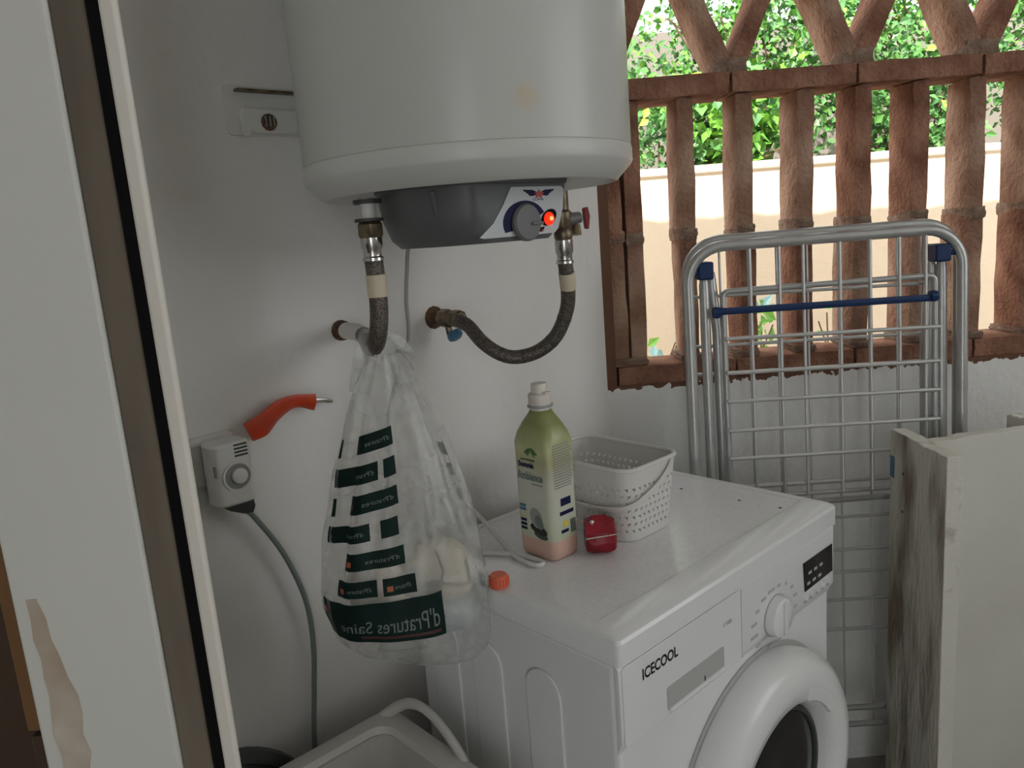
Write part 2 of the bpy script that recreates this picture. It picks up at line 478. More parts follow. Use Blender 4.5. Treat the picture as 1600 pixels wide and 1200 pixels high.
def brick_mesh(seed, L_, W_, D_, m):
    """one rough brick standing along z, centred"""
    rnd = random.Random(seed)
    nx, ny, nz = 2, 3, 5
    idx = {}; mb = MB(); vs = []
    def vert(i, j, k):
        key = (i, j, k)
        if key not in idx:
            x = (i / nx - .5) * W_; y = (j / ny - .5) * D_; z = (k / nz - .5) * L_
            e = (abs(i / nx - .5) > .49) + (abs(j / ny - .5) > .49) + (abs(k / nz - .5) > .49)
            s = 1 - 0.035 * max(0, e - 1)
            q = 0.0016
            vs.append((x * s + rnd.uniform(-q, q), y * s + rnd.uniform(-q, q), z * (1 - 0.008 * max(0, e - 1)) + rnd.uniform(-q, q)))
            idx[key] = len(vs) - 1
        return idx[key]
    fs = []
    for i in range(nx):
        for j in range(ny):
            fs.append((vert(i, j, 0), vert(i, j + 1, 0), vert(i + 1, j + 1, 0), vert(i + 1, j, 0)))
            fs.append((vert(i, j, nz), vert(i + 1, j, nz), vert(i + 1, j + 1, nz), vert(i, j + 1, nz)))
    for i in range(nx):
        for k in range(nz):
            fs.append((vert(i, 0, k), vert(i + 1, 0, k), vert(i + 1, 0, k + 1), vert(i, 0, k + 1)))
            fs.append((vert(i, ny, k), vert(i, ny, k + 1), vert(i + 1, ny, k + 1), vert(i + 1, ny, k)))
    for j in range(ny):
        for k in range(nz):
            fs.append((vert(0, j, k), vert(0, j, k + 1), vert(0, j + 1, k + 1), vert(0, j + 1, k)))
            fs.append((vert(nx, j, k), vert(nx, j + 1, k), vert(nx, j + 1, k + 1), vert(nx, j, k + 1)))
    mb.add(vs, fs)
    me = mb.mesh('brick', smooth=50)
    me.materials.append(M[m])
    return me
BR = [brick_mesh(i, 0.275, 0.037, 0.098, 'brick' if i % 2 else 'brickpale') for i in range(5)]
BRF = [brick_mesh(20 + i, 0.272, 0.043, 0.13, 'brick') for i in range(3)]     # for the rails
BRV = [brick_mesh(40 + i, 0.285, 0.038, 0.100, 'brick' if i % 2 else 'brickpale') for i in range(4)]
MO = [brick_mesh(60 + i, 0.026, 0.0405, 0.103, 'mortar') for i in range(3)]
MOC = brick_mesh(70, 0.05, 0.07, 0.105, 'mortar')
rn = random.Random(3)
ts = [-0.087 + 0.129 * k for k in range(14)]
def bar_row(z0, z1, xs, mid=True):
    for k, x in enumerate(xs):
        L0 = (z1 - z0) / 2 if mid else (z1 - z0)
        for q in range(2 if mid else 1):
            me = BR[(k * 2 + q) % 5]
            wall.inst('brick', me, (x + rn.uniform(-.003, .003), 0.066 + rn.uniform(-.004, .004), z0 + L0 * (q + .5)),
                      (0, rn.uniform(-.012, .012), rn.uniform(-.05, .05) + (PI if rn.random() < .5 else 0)), scale=(1, 1, L0 / 0.275))
        if mid:
            wall.inst('mortar_joint', MO[k % 3], (x, 0.066, z0 + L0 + rn.uniform(-.004, .004)))
bar_row(1.04, 1.612, [-0.247, -0.206] + ts)
bar_row(1.978, 2.50, [-0.206] + ts)
for z, off in ((1.0205, 0), (1.6335, 0.05), (1.956, 0.11)):           # sill, rail, upper rail of bricks laid flat
    x = -0.262 + 0
    k = 0
    while x < 1.62:
        L0 = min(0.272, 1.62 - x)
        wall.inst('brick', BRF[k % 3], (x + L0 / 2, 0.066 + rn.uniform(-.003, .003), z), (0, PI / 2, 0), scale=(1, 1, (L0 - 0.003) / 0.272))
        x += L0; k += 1
for k, x in enumerate(ts[::1]):                                       # mortar feet on the sill
    if k < 13: wall.inst('mortar_joint', MO[k % 3], (x, 0.066, 1.049), scale=(1.25, 1, .6))
wall.inst('mortar_joint', MO[1], (-0.226, 0.066, 1.05), scale=(1.9, 1, 0.8))
ap = [-0.257 + 0.272 * k for k in range(7)]
for k, x in enumerate(ap):
    ang = math.radians(24)
    for sgn in (-1, 1):
        if k == 0 and sgn < 0: continue
        cx = x + sgn * (0.012 + 0.142 * math.sin(ang)); cz = 1.655 + 0.012 + 0.142 * math.cos(ang)
        if cx > 1.55: continue
        wall.inst('brick', BRV[(2 * k + (sgn > 0)) % 4], (cx, 0.066 + rn.uniform(-.004, .004), cz), (0, sgn * ang, 0))
    wall.inst('mortar_joint', MOC, (x, 0.066, 1.668), scale=(1, 1, .7))
wall.inst('brick', BRV[1], (-0.247, 0.066, 1.765))

b = MB().box(-2.2, 2.6, -4.0, 2.6, -0.06, 0)
single('floor', b, 'floor', 'W', (0, 0, 0), 'dark tiled floor', kind='structure')
# ceiling slab running out to the eave beyond the lattice (its edge shades the lower garden wall)
mb = MB(); top = []; bot = []
nx = 90
for i in range(nx + 1):
    x = -2.4 + 6.6 * i / nx
    y = 1.87 + 0.007 * math.sin(i * 2.1) + 0.006 * math.sin(i * 0.9 + 1)
    bot.append((x, y, 2.60)); top.append((x, y, 2.72))
n = nx + 1
vs = bot + top + [(p[0], -4.0, 2.60) for p in bot] + [(p[0], -4.0, 2.72) for p in bot]
fs = []
for i in range(nx):
    fs += [(i, i + 1, n + i + 1, n + i), (2 * n + i, 2 * n + i + 1, i + 1, i), (n + i, n + i + 1, 3 * n + i + 1, 3 * n + i), (3 * n + i, 3 * n + i + 1, 2 * n + i + 1, 2 * n + i)]
mb.add(vs, fs)
single('ceiling', mb, 'ceil', 'W', (0, 0, 0), 'ceiling slab of the covered laundry corner', kind='structure', smooth=0)
# unseen side wall outside the frame, its opening sized to light the room
b = MB().box(2.35, 2.5, -4.0, 1.80, 0, 1.15); b.box(2.35, 2.5, 0.95, 1.80, 1.15, 2.60); b.box(2.35, 2.5, -4.0, -0.55, 1.15, 2.60); b.box(2.35, 2.5, -0.55, 0.95, 2.45, 2.60)
single('wall_side', b, 'plaster', 'W', (0, 0, 0), 'plain white unseen side wall with an opening sized for light', kind='structure')

b = MB()  # unseen doorway wall added to cut the light from behind the camera
b.box(-1.75, -0.30, -1.30, -1.15, 0, 2.60); b.box(0.35, 2.35, -1.30, -1.15, 0, 2.60); b.box(-0.30, 0.35, -1.30, -1.15, 2.05, 2.60)
b.box(-1.75, -1.60, -1.15, 0.16, 0, 2.60)
single('wall_back', b, 'plaster', 'W', (0, 0, 0), 'added unseen white wall with a doorway behind the viewer, cutting the light', kind='structure', smooth=0)

# door post close to the camera
jb = Thing('trim_1', 'white painted door post with a worn grey stop and black strip for the shaded gap', None, 'W', (-0.35, 0.6, 0), kind='structure')
lin = jb.part('lining_board', MB().box(-0.43, -0.314, 0.600, 0.640, 0, 2.60), 'jamb', bevel=0.003)
jb.part('stop_strip', MB().box(-0.314, -0.2885, 0.603, 0.625, 0, 2.60), 'wornstrip', bevel=0.002)
jb.part('gap_shade', MB().box(-0.2885, -0.2765, 0.606, 0.625, 0, 2.60), 'black')  # black strip that paints in the shade of the open gap
jb.part('casing_strip', MB().box(-0.2765, -0.2632, 0.598, 0.606, 0, 2.60), 'casing', bevel=0.003)
pp = []
rr = random.Random(5)
left = [(-0.4285 + 0.012 + rr.uniform(-.002, .002), z) for z in np.linspace(0.85, 1.085, 14)]
right = [(-0.4285 + 0.038 - 0.020 * abs((z - 0.95) / 0.14) ** 2 + rr.uniform(-.003, .003), z) for z in np.linspace(1.085, 0.85, 14)]
pp = [(x, 0.5992, z) for x, z in left + right]
jb.part('bare_patch', MB().poly(pp, (0, 0.0012, 0)), 'peel', parent=lin, label='bare wood where the white paint has peeled')

# outside
b = MB().box(-6, 9, 0.14, 9, 0.3, 0.5)
single('ground', b, 'ground', 'RW', (0, 0, 0), 'pale garden paving outside', kind='structure')
gw = Thing('garden_wall', 'peach rendered garden wall seen through the brick lattice', 'wall', 'RW', (1, 1.55, 0.5))
gw.part('render_face', MB().box(-4, 7, 1.5, 1.66, 0.5, 1.54), 'gwall', smooth=0)
gw.part('coping', MB().box(-4, 7, 1.485, 1.68, 1.54, 1.572), 'coping', bevel=0.006)
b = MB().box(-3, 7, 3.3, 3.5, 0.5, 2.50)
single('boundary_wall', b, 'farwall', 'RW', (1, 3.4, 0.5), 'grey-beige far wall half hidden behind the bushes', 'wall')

# ================================================================== WATER HEATER
HC = Vector((0.065, -0.255, 0)); HR = 0.2265
STAIN = (-0.085 * 1.0, -0.2095, 0.165)
heater = Thing('water_heater', 'white cylindrical electric water heater hanging on the wall', 'water heater', 'LW', (HC.x, HC.y, 1.34))
def hprof(pr, **k): return MB().lathe([(r, z) for r, z in pr], (HC.x, HC.y, 0), seg=96, **k)
heater.part('body', hprof([(HR, 1.459), (HR, 2.10), (HR - 0.01, 2.13), (0.1, 2.15)]), heater_mat(), smooth=50)
heater.part('bottom_cap', hprof([(0.10, 1.427), (0.150, 1.4255), (0.192, 1.4165), (0.2035, 1.4150), (0.2070, 1.4165), (0.2262, 1.4365), (0.2278, 1.4400), (0.2278, 1.4560), (0.2268, 1.4585), (0.2255, 1.459)]), 'enamel2', smooth=30)
# grey terminal cover: round bowl with a flat control face towards the room
def cov(th, t):
    """t 0 top .. 1 bottom"""
    R_ = 0.133 - 0.006 * t - 0.016 * t ** 2.5
    d = 0.101 - 0.005 * t
    c = math.cos(th + PI / 2)          # th = -90 deg faces the room (-y)
    r = min(R_, d / c) if c > 1e-3 else R_
    return r
rings = []
prof = [(0, 1.430, 1.02), (0.02, 1.4195, 1.02), (0.05, 1.4175, 1.0), (0.5, 1.381, 1.0), (0.85, 1.355, 1.0), (1.0, 1.348, 0.985), (1.0, 1.344, 0.95), (1.0, 1.343, 0.6)]
for t, z, s in prof:
    rings.append([(HC.x + s * cov(2 * PI * k / 120, t) * math.cos(2 * PI * k / 120), HC.y + s * cov(2 * PI * k / 120, t) * math.sin(2 * PI * k / 120), z) for k in range(120)])
cover = heater.part('terminal_cover', MB().loft(rings), 'darkgrey', smooth=40)
a = math.radians(208)
rb = []
for t, z in ((0.1, 1.413), (0.35, 1.395), (0.6, 1.376)):
    r = cov(a, t) + 0.0002
    rb.append((HC.x + r * math.cos(a), HC.y + r * math.sin(a), z))
heater.part('moulded_rib', MB().tube(rb, [0.004, 0.003, 0.0008], 8), 'darkgrey', parent=cover)
yf = HC.y - 0.1008
def fy(z): return HC.y - (0.101 - 0.005 * max(0, min(1, (1.4195 - z) / 0.0715)))
def face_poly(pts, off, th):
    """polygon on the flat control face from (x, z) points"""
    return MB().poly([(x, fy(z) - off, z) for x, z in pts], (0, -th, 0))
panel_pts = [(0.047, 1.4135), (0.142, 1.4135), (0.1475, 1.409), (0.145, 1.383), (0.136, 1.357), (0.128, 1.3505), (-0.002, 1.3495), (-0.010, 1.351), (0.014, 1.368), (0.032, 1.390)]
pan = heater.part('control_panel', face_poly(panel_pts, 0.0002, 0.0015), 'panel', label='light grey control panel')
KX, KZ = 0.071, 1.3680
def ell(cx, cz, rx, rz, a0=0, a1=360, n=28, tilt=0):
    out = []
    for k in range(n + (0 if a1 - a0 == 360 else 1)):
        a = math.radians(a0 + (a1 - a0) * k / n)
        x, z = rx * math.cos(a), rz * math.sin(a); t = math.radians(tilt)
        out.append((cx + x * math.cos(t) - z * math.sin(t), cz + x * math.sin(t) + z * math.cos(t)))
    return out
arc = ell(KX, KZ - 0.001, 0.040, 0.0285, 25, 205, 24) + ell(KX + 0.002, KZ - 0.002, 0.0270, 0.0215, 205, 25, 24)
heater.part('dial_scale', face_poly(arc, 0.0018, 0.0006), 'navy', parent=pan, label='navy temperature scale around the dial')
mb = MB().lathe([(0.0250, 0), (0.0250, 0.005), (0.0225, 0.008), (0.006, 0.0085)], (KX, fy(KZ) - 0.0018, KZ - 0.001), (0, -1, 0), 32)
kn = heater.part('thermostat_knob', mb, 'knobgrey', label='grey thermostat knob')
heater.part('pointer_ridge', MB().box(KX + 0.004, KX + 0.024, fy(KZ) - 0.014, fy(KZ) - 0.009, KZ - 0.005, KZ - 0.001), 'knobgrey', parent=kn, bevel=0.001)
LX, LZ = 0.1155, 1.3710
heater.part('lamp_bezel', face_poly(ell(LX + 0.001, LZ + 0.001, 0.0155, 0.0100, tilt=25), 0.0018, 0.001), 'black', parent=pan)
mb = MB().lathe([(0.0093, 0), (0.0085, 0.003), (0.005, 0.0052), (0.001, 0.006)], (LX, fy(LZ) - 0.0026, LZ - 0.0008), (0, -1, 0), 20)
led = heater.part('indicator_lamp', mb, 'led', parent=pan, label='glowing red indicator lamp')
mb = MB().lathe([(0.0034, 0), (0.0026, 0.0018), (0.001, 0.0022)], (LX, fy(LZ) - 0.0080, LZ - 0.0008), (0, -1, 0), 12)
heater.part('lamp_glow', mb, 'ledcore', parent=pan)  # glowing disc added as the bright centre of the lamp
heater.part('switch_window', face_poly([(0.094, 1.3535), (0.104, 1.3535), (0.108, 1.3600), (0.099, 1.3590)], 0.0018, 0.001), 'black', parent=pan)
heater.part('red_mark', face_poly([(0.1005, 1.3545), (0.1050, 1.3545), (0.1058, 1.3565), (0.1012, 1.3565)], 0.0030, 0.0006), 'redprint', parent=pan)
# winged emblem with a red star and a line of small lettering
EX, EZ = 0.098, 1.4040
for s in (-1, 1):
    wing = [(EX + s * 0.005, EZ + 0.0025), (EX + s * 0.012, EZ + 0.0050), (EX + s * 0.030, EZ + 0.0056), (EX + s * 0.027, EZ + 0.0028), (EX + s * 0.024, EZ + 0.0026), (EX + s * 0.023, EZ + 0.0006),
            (EX + s * 0.020, EZ + 0.0005), (EX + s * 0.019, EZ - 0.0018), (EX + s * 0.014, EZ - 0.0032), (EX + s * 0.006, EZ - 0.0018)]
    heater.part('emblem_wing', face_poly(wing[::s], 0.0018, 0.0005), 'navy', parent=pan)
star = []
for k in range(10):
    a = math.radians(90 + 36 * k); r = 0.0085 if k % 2 == 0 else 0.0042
    star.append((EX + r * math.cos(a) * 1.2, EZ - 0.0008 + r * 0.75 * math.sin(a)))
heater.part('emblem_star', face_poly(star, 0.0024, 0.0005), 'redprint', parent=pan)
heater.part('emblem_lettering', text_mb('CLIMA', 0.0075, (EX - 0.0125, fy(EZ - .008) - 0.0022, EZ - 0.0090), (1, 0, 0), (0, 0, 0.62)), 'navy', parent=pan, smooth=0)

# wall rail the heater hangs on
rail = Thing('mounting_rail', 'white metal mounting rail on the wall behind the water heater', 'bracket', 'LW', (-0.02, 0, 1.523))
out_ = rrect(-0.166, 0.30, 1.523, 1.592, 0.008)
rail.part('plate', MB().poly([(x, -0.0005, z) for x, z in out_], (0, -0.003, 0)), 'white_pl', bevel=0.001)
rail.part('hook_lip', MB().box(-0.15, 0.29, -0.016, -0.003, 1.583, 1.5865), 'brass', label='rust-edged upper lip')
rail.part('pressed_step', MB().poly([(x, -0.003, z) for x, z in rrect(-0.148, 0.28, 1.526, 1.562, 0.010)], (0, -0.009, 0)), 'white_pl', bevel=0.004)
rail.part('slot', MB().poly([(x, -0.0115, z) for x, z in rrect(-0.150, -0.136, 1.521, 1.546, 0.006)], (0, -0.002, 0)), 'white_pl')
sc = rail.part('screw', MB().lathe([(0.0125, 0), (0.0115, 0.004), (0.004, 0.007)], (-0.106, -0.012, 1.5415), (0, -1, 0), 12), 'rust')
for k in range(3):
    rail.part('screw_thread', MB().box(-0.115 + k * 0.006, -0.112 + k * 0.006, -0.0205, -0.0175, 1.534, 1.549), 'chrome', parent=sc)

# ------------------------------------------------------------------ hoses and valves
hl = Thing('hot_water_hose', 'braided hose running straight down from the heater, taped in cream', 'hose', 'LW', (-0.088, -0.215, 1.2))
x0, y0 = -0.083, -0.215
hl.part('outlet_pipe', MB().lathe([(0.0105, 1.380), (0.0105, 1.415)], (x0, y0, 0), seg=16), 'white_pl')
hl.part('collar', MB().lathe([(0.019, 1.407), (0.019, 1.4125)], (x0, y0, 0), seg=20), 'lidgrey')
hl.part('nut', MB().lathe([(0.0165, 1.3625), (0.0185, 1.366), (0.0185, 1.380), (0.0150, 1.384)], (x0, y0, 0), seg=6), 'brass', bevel=0.001)
hl.part('washer', MB().lathe([(0.0195, 1.384), (0.0195, 1.388)], (x0, y0, 0), seg=20), 'lidgrey')
hl.part('ferrule', MB().lathe([(0.0145, 1.332), (0.0145, 1.336), (0.0125, 1.338), (0.0125, 1.347), (0.0145, 1.350), (0.0145, 1.3625)], (x0, y0, 0), seg=18), 'chrome')
hp = smooth_path([(-0.083, -0.215, 1.335), (-0.082, -0.215, 1.30), (-0.082, -0.213, 1.262), (-0.083, -0.206, 1.232), (-0.078, -0.186, 1.213), (-0.066, -0.157, 1.208), (-0.053, -0.128, 1.214), (-0.040, -0.098, 1.220)], 6)
hl.part('braided_tube', MB().tube(hp, 0.0128, 16), 'braid', smooth=60)
hl.part('tape_band', MB().lathe([(0.0137, 1.2830), (0.0140, 1.2850), (0.0140, 1.3115), (0.0137, 1.3130)], (-0.082, -0.2148, 0), seg=18), 'tape', label='band of cream tape')

wp1 = Thing('wall_pipe', 'rusty wall pipe stub with a cream plastic sleeve above the orange strip', 'pipe', 'LW', (-0.022, 0, 1.21))
wp1.part('flange', MB().lathe([(0.017, 0.0), (0.0165, 0.008), (0.012, 0.012), (0.012, 0.024)], (-0.022, 0, 1.221), (0, -1, 0), 14), 'rust')
wp1.part('sleeve', MB().tube([(-0.022, -0.018, 1.221), (-0.030, -0.06, 1.222), (-0.039, -0.100, 1.220)], 0.0135, 14), 'ivory')

hr_ = Thing('cold_water_hose', 'long braided hose curving from the heater valve to the wall tap', 'hose', 'LW', (0.22, -0.28, 1.13))
hr_.part('ferrule', MB().lathe([(0.0140, 1.302), (0.0140, 1.306), (0.0120, 1.308), (0.0120, 1.316), (0.0140, 1.319), (0.0145, 1.338)], (0.225, -0.278, 0), seg=18), 'chrome')
hp = [(0.225, -0.278, 1.305), (0.229, -0.276, 1.288), (0.237, -0.270, 1.262), (0.243, -0.258, 1.226), (0.238, -0.236, 1.185), (0.222, -0.208, 1.160), (0.198, -0.180, 1.152), (0.178, -0.160, 1.160), (0.165, -0.134, 1.180), (0.162, -0.105, 1.206), (0.161, -0.080, 1.215)]
hs = smooth_path(hp, 8)
hr_.part('braided_tube', MB().tube(hs, 0.0118, 16), 'braid', smooth=60)
hr_.part('tape_band', MB().tube(hs[8:17], 0.0129, 16), 'tape', label='band of cream tape')
for k in (26, 34, 45, 55):
    hr_.part('dark_fleck', MB().tube([hs[k] + Vector((0, 0, 0)), hs[k + 1] * 0.75 + hs[k] * 0.25], 0.0121, 16), 'lidgrey')

sv = Thing('safety_valve', 'brass safety valve with a dark red lever under the heater', 'valve', 'LW', (0.225, -0.278, 1.34))
sv.part('valve_body', MB().lathe([(0.011, 1.336), (0.0145, 1.342), (0.0145, 1.352), (0.012, 1.356), (0.015, 1.362), (0.015, 1.380), (0.011, 1.384), (0.011, 1.412)], (0.225, -0.278, 0), seg=16), 'brass')
sv.part('side_outlet', MB().tube([(0.229, -0.282, 1.368), (0.252, -0.290, 1.371)], [0.011, 0.0085], 12), 'knobgrey')
sv.part('drain_nozzle', MB().tube([(0.245, -0.287, 1.360), (0.243, -0.289, 1.345)], [0.007, 0.009], 10), 'brass')
sv.part('lever', MB().poly([(0.256, -0.291, 1.3845), (0.263, -0.294, 1.386), (0.266, -0.295, 1.372), (0.263, -0.294, 1.352), (0.258, -0.292, 1.353), (0.257, -0.291, 1.368)], (-0.006, -0.010, 0)), 'valvered', bevel=0.0015, label='dark red lever')

wt = Thing('wall_tap', 'tarnished angle tap with a small blue handle on the wall', 'tap', 'LW', (0.168, 0, 1.2))
wt.part('wall_flange', MB().lathe([(0.021, 0.0), (0.019, 0.006), (0.013, 0.010), (0.013, 0.028)], (0.170, 0, 1.2175), (0, -1, 0), 12), 'rust')
wt.part('tap_body', MB().lathe([(0.013, 0.024), (0.0165, 0.028), (0.0165, 0.048), (0.013, 0.052), (0.013, 0.062), (0.0155, 0.064), (0.0155, 0.080), (0.012, 0.084)], (0.170, 0, 1.2175), (-0.06, -1, 0), 8), 'brass')
wt.part('tap_spindle', MB().tube([(0.168, -0.040, 1.208), (0.170, -0.042, 1.188)], 0.006, 10), 'brass')
wt.part('tap_handle', MB().lathe([(0.013, 0), (0.014, 0.003), (0.014, 0.010), (0.010, 0.013)], (0.171, -0.050, 1.192), (0.1, -0.6, -0.8), 8), 'valveblue', label='blue tap handle')

mb = MB().tube(smooth_path([(0.062, -0.12, 1.375), (0.058, -0.10, 1.345), (0.051, -0.10, 1.312), (0.047, -0.095, 1.262), (0.049, -0.09, 1.211), (0.040, -0.085, 1.172), (0.022, -0.080, 1.135), (0.004, -0.075, 1.08), (0.0, -0.06, 0.98), (0.0, -0.03, 0.90)], 6), 0.0032, 8)
single('heater_cord', mb, 'lightcord', 'LW', (0.02, -0.08, 0.9), 'thin grey cord hanging from the heater cover behind the plastic bag', 'cord')

# ------------------------------------------------------------------ socket, timer, plug
sk = Thing('wall_socket', 'square ivory wall socket plate beside the door post', 'socket', 'LW', (-0.263, 0, 1.022))
sk.part('face_plate', MB().poly([(x, 0, z) for x, z in rrect(-0.303, -0.223, 1.020, 1.101, 0.006)], (0, -0.008, 0)), 'ivory', bevel=0.002)
sk.part('inner_plate', MB().poly([(x, -0.008, z) for x, z in rrect(-0.294, -0.232, 1.029, 1.092, 0.004)], (0, -0.006, 0)), 'ivory', bevel=0.0015)
tm = Thing('plug_timer', 'white plug-in timer with a round dial pushed into the socket', 'timer', 'LW', (-0.252, -0.014, 1.004))
sec = rrect(-0.281, -0.223, -0.062, -0.014, 0.014)
tb = tm.part('timer_body', MB().loft([[(x, y, z) for x, y in sec] for z in (1.004, 1.095)]), 'white_pl', bevel=0.004)
tm.part('dial_rim', MB().lathe([(0.0215, -0.004), (0.0215, 0.002), (0.0185, 0.002), (0.0185, -0.004)], (-0.2495, -0.062, 1.046), (0, -1, 0), 28, False, False), 'white_pl', parent=tb)
tm.part('dial_face', MB().lathe([(0.0185, -0.002), (0.0185, 0.0008), (0.012, 0.002)], (-0.2495, -0.062, 1.046), (0, -1, 0), 28), 'greyprint', parent=tb, label='grey dial face')
tm.part('dial_knob', MB().lathe([(0.0115, 0), (0.0110, 0.006), (0.008, 0.008)], (-0.2475, -0.0625, 1.047), (0, -1, 0), 20), 'white_pl', parent=tb)
for k in range(4):
    tm.part('vent_slot', MB().box(-0.249, -0.230, -0.0632, -0.0618, 1.074 + k * 0.0052, 1.0765 + k * 0.0052), 'lidgrey', parent=tb)
tm.part('printed_mark', MB().box(-0.2795, -0.277, -0.0617, -0.055, 1.05, 1.066), 'greyprint', parent=tb)
pg = Thing('grey_plug', 'grey angled plug and cord hanging down from the timer', 'plug', 'LW', (-0.25, -0.035, 0.988))
pg.part('plug_body', MB().loft([[(-0.272, -0.052, 1.0035), (-0.226, -0.052, 1.0035), (-0.226, -0.022, 1.0035), (-0.272, -0.022, 1.0035)], [(-0.262, -0.050, 0.994), (-0.224, -0.050, 0.992), (-0.224, -0.024, 0.992), (-0.262, -0.024, 0.994)], [(-0.240, -0.044, 0.982), (-0.226, -0.044, 0.980), (-0.226, -0.030, 0.980), (-0.240, -0.030, 0.982)]]), 'lidgrey', bevel=0.002)
pg.part('power_cord', MB().tube(smooth_path([(-0.234, -0.037, 0.984), (-0.219, -0.03, 0.965), (-0.186, -0.028, 0.903), (-0.163, -0.026, 0.836), (-0.153, -0.024, 0.781), (-0.153, -0.022, 0.715), (-0.160, -0.02, 0.650), (-0.172, -0.02, 0.557), (-0.18, -0.02, 0.40), (-0.2, -0.02, 0.05)], 8), 0.0042, 8), 'greycord')

# orange strip on the wall
os_ = Thing('orange_strip', 'bent orange plastic strip with a thin metal tip above the socket', 'strip', 'LW', (-0.15, -0.03, 1.09))
tp_ = [(-0.216, 1.1095), (-0.187, 1.121), (-0.158, 1.1345), (-0.130, 1.137), (-0.096, 1.132)]
bt_ = [(-0.202, 1.080), (-0.179, 1.085), (-0.157, 1.104), (-0.128, 1.116), (-0.098, 1.105)]
tpS = smooth_path([(x, -0.030, z) for x, z in tp_], 5); btS = smooth_path([(x, -0.022, z) for x, z in bt_], 5)
mb = MB()
rings = []
for p, q in zip(tpS, btS):
    m_ = (p + q) / 2
    rings.append([p + Vector((0, 0.004, 0)), p, m_ + Vector((0, -0.006, 0.001)), q, q + Vector((0, 0.004, 0)), m_ + Vector((0, 0.004, 0))])
mb.loft(rings)
os_.part('orange_sleeve', mb, 'orange', smooth=60)
os_.part('metal_tip', MB().tube(smooth_path([(-0.099, -0.024, 1.1215), (-0.078, -0.022, 1.1175), (-0.062, -0.02, 1.112)], 4), [0.004] * 7 + [0.003, 0.0012], 8, flat=(1, .5)), 'chrome')
os_.part('wall_pin', MB().tube([(-0.150, -0.024, 1.118), (-0.150, 0.0, 1.118)], 0.003, 8), 'chrome')

# ================================================================== WASHING MACHINE
wm = Thing('washing_machine', 'white slim front-loading washing machine against the wall', 'washing machine', 'LW', (0.3, -0.31, 0))
wm.part('cabinet', MB().box(0.004, 0.596, -0.526, -0.095, 0.015, 0.812), 'appl', bevel=0.008)
for k, y in enumerate((-0.17, -0.275, -0.395)):
    out_ = rrect(y - 0.035, y + 0.035, 0.05, 0.755 , 0.034, 8)
    wm.part('side_rib', MB().poly([(0.004, yy, z) for yy, z in out_], (-0.0045, 0, 0)), 'appl', bevel=0.004, seg=3)
for x in (0.05, 0.55):
    for y in (-0.5, -0.12):
        wm.part('foot', MB().lathe([(0.02, 0), (0.02, 0.016)], (x, y, 0), seg=12), 'lidgrey')
# worktop: raised frame and sunk speckled board
prof = [(-0.552, 0.812), (-0.556, 0.822), (-0.552, 0.838), (-0.540, 0.8485), (-0.530, 0.850)]
rings = []
for i, (inset, z) in enumerate([(0.0, 0.812), (-0.001, 0.8135), (-0.001, 0.8430), (0.0010, 0.8475), (0.0045, 0.850), (0.018, 0.850), (0.020, 0.8475)]):
    fx = 0.012 if i < 6 else 0.016
    fr = [0.006, 0.008, 0.008, 0.0055, 0.001, -0.046, -0.049][i]
    rings.append([(x, y, z) for x, y in rrect(0.0 + inset, 0.60 - inset, -0.531 - fr, -0.09 - inset * 0.8, 0.009, 4)])
wt_ = wm.part('worktop_frame', MB().loft(rings, True, True, False), 'appl', smooth=28)
wm.part('worktop_board', MB().box(0.018, 0.580, -0.482, -0.100, 0.840, 0.8478), 'appl_top', parent=wt_, label='speckled pale grey top board')
for x, y in ((0.517, -0.273), (0.523, -0.394), (0.53, -0.47)):
    wm.part('dark_mark', MB().lathe([(0.0035, 0), (0.003, 0.0005)], (x, y, 0.8478), seg=8), 'lidgrey', parent=wt_)
# fascia
YF = -0.534
fpts = [(-0.5255, 0.811), (YF + 0.004, 0.811), (YF, 0.806), (YF, 0.702), (YF + 0.006, 0.692), (-0.5255, 0.683)]
fas = wm.part('fascia', MB().poly([(0.003, y, z) for y, z in fpts], (0.594, 0, 0)), 'appl', bevel=0.003)
dr = wm.part('detergent_drawer', MB().poly([(x, YF, z) for x, z in rrect(0.008, 0.288, 0.695, 0.808, 0.006)], (0, -0.0015, 0)), 'appl', bevel=0.001)
wm.part('drawer_grip', MB().poly([(x, YF - 0.0014, z) for x, z in rrect(0.098, 0.238, 0.703, 0.738, 0.005)], (0, -0.0008, 0)), 'appl_grey', parent=dr, label='grey recessed drawer grip')
wm.part('grip_lip', MB().tube([(0.102, YF - 0.003, 0.703), (0.234, YF - 0.003, 0.703)], 0.0035, 8), 'appl', parent=dr)
wm.part('grip_scratch', MB().box(0.186, 0.188, YF - 0.0030, YF - 0.0021, 0.706, 0.714), 'lidgrey', parent=dr)
t_ = text_mb('ICECOOL', 0.0218, (0.047, YF - 0.0019, 0.7740), (0.84, 0, 0), (0, 0, 1), bold=0.0006)
wm.part('maker_lettering', t_, 'screen', parent=dr, label='dark ICECOOL lettering', smooth=0)
wm.part('model_lettering', text_mb('5.1000', 0.010, (0.238, YF - 0.0019, 0.766), (0.85, 0, 0), (0, 0, 1)), 'greyprint', parent=dr, smooth=0)
wm.part('fascia_groove', MB().box(0.2895, 0.291, YF - 0.0006, YF + 0.001, 0.695, 0.806), 'appl_grey', parent=fas)
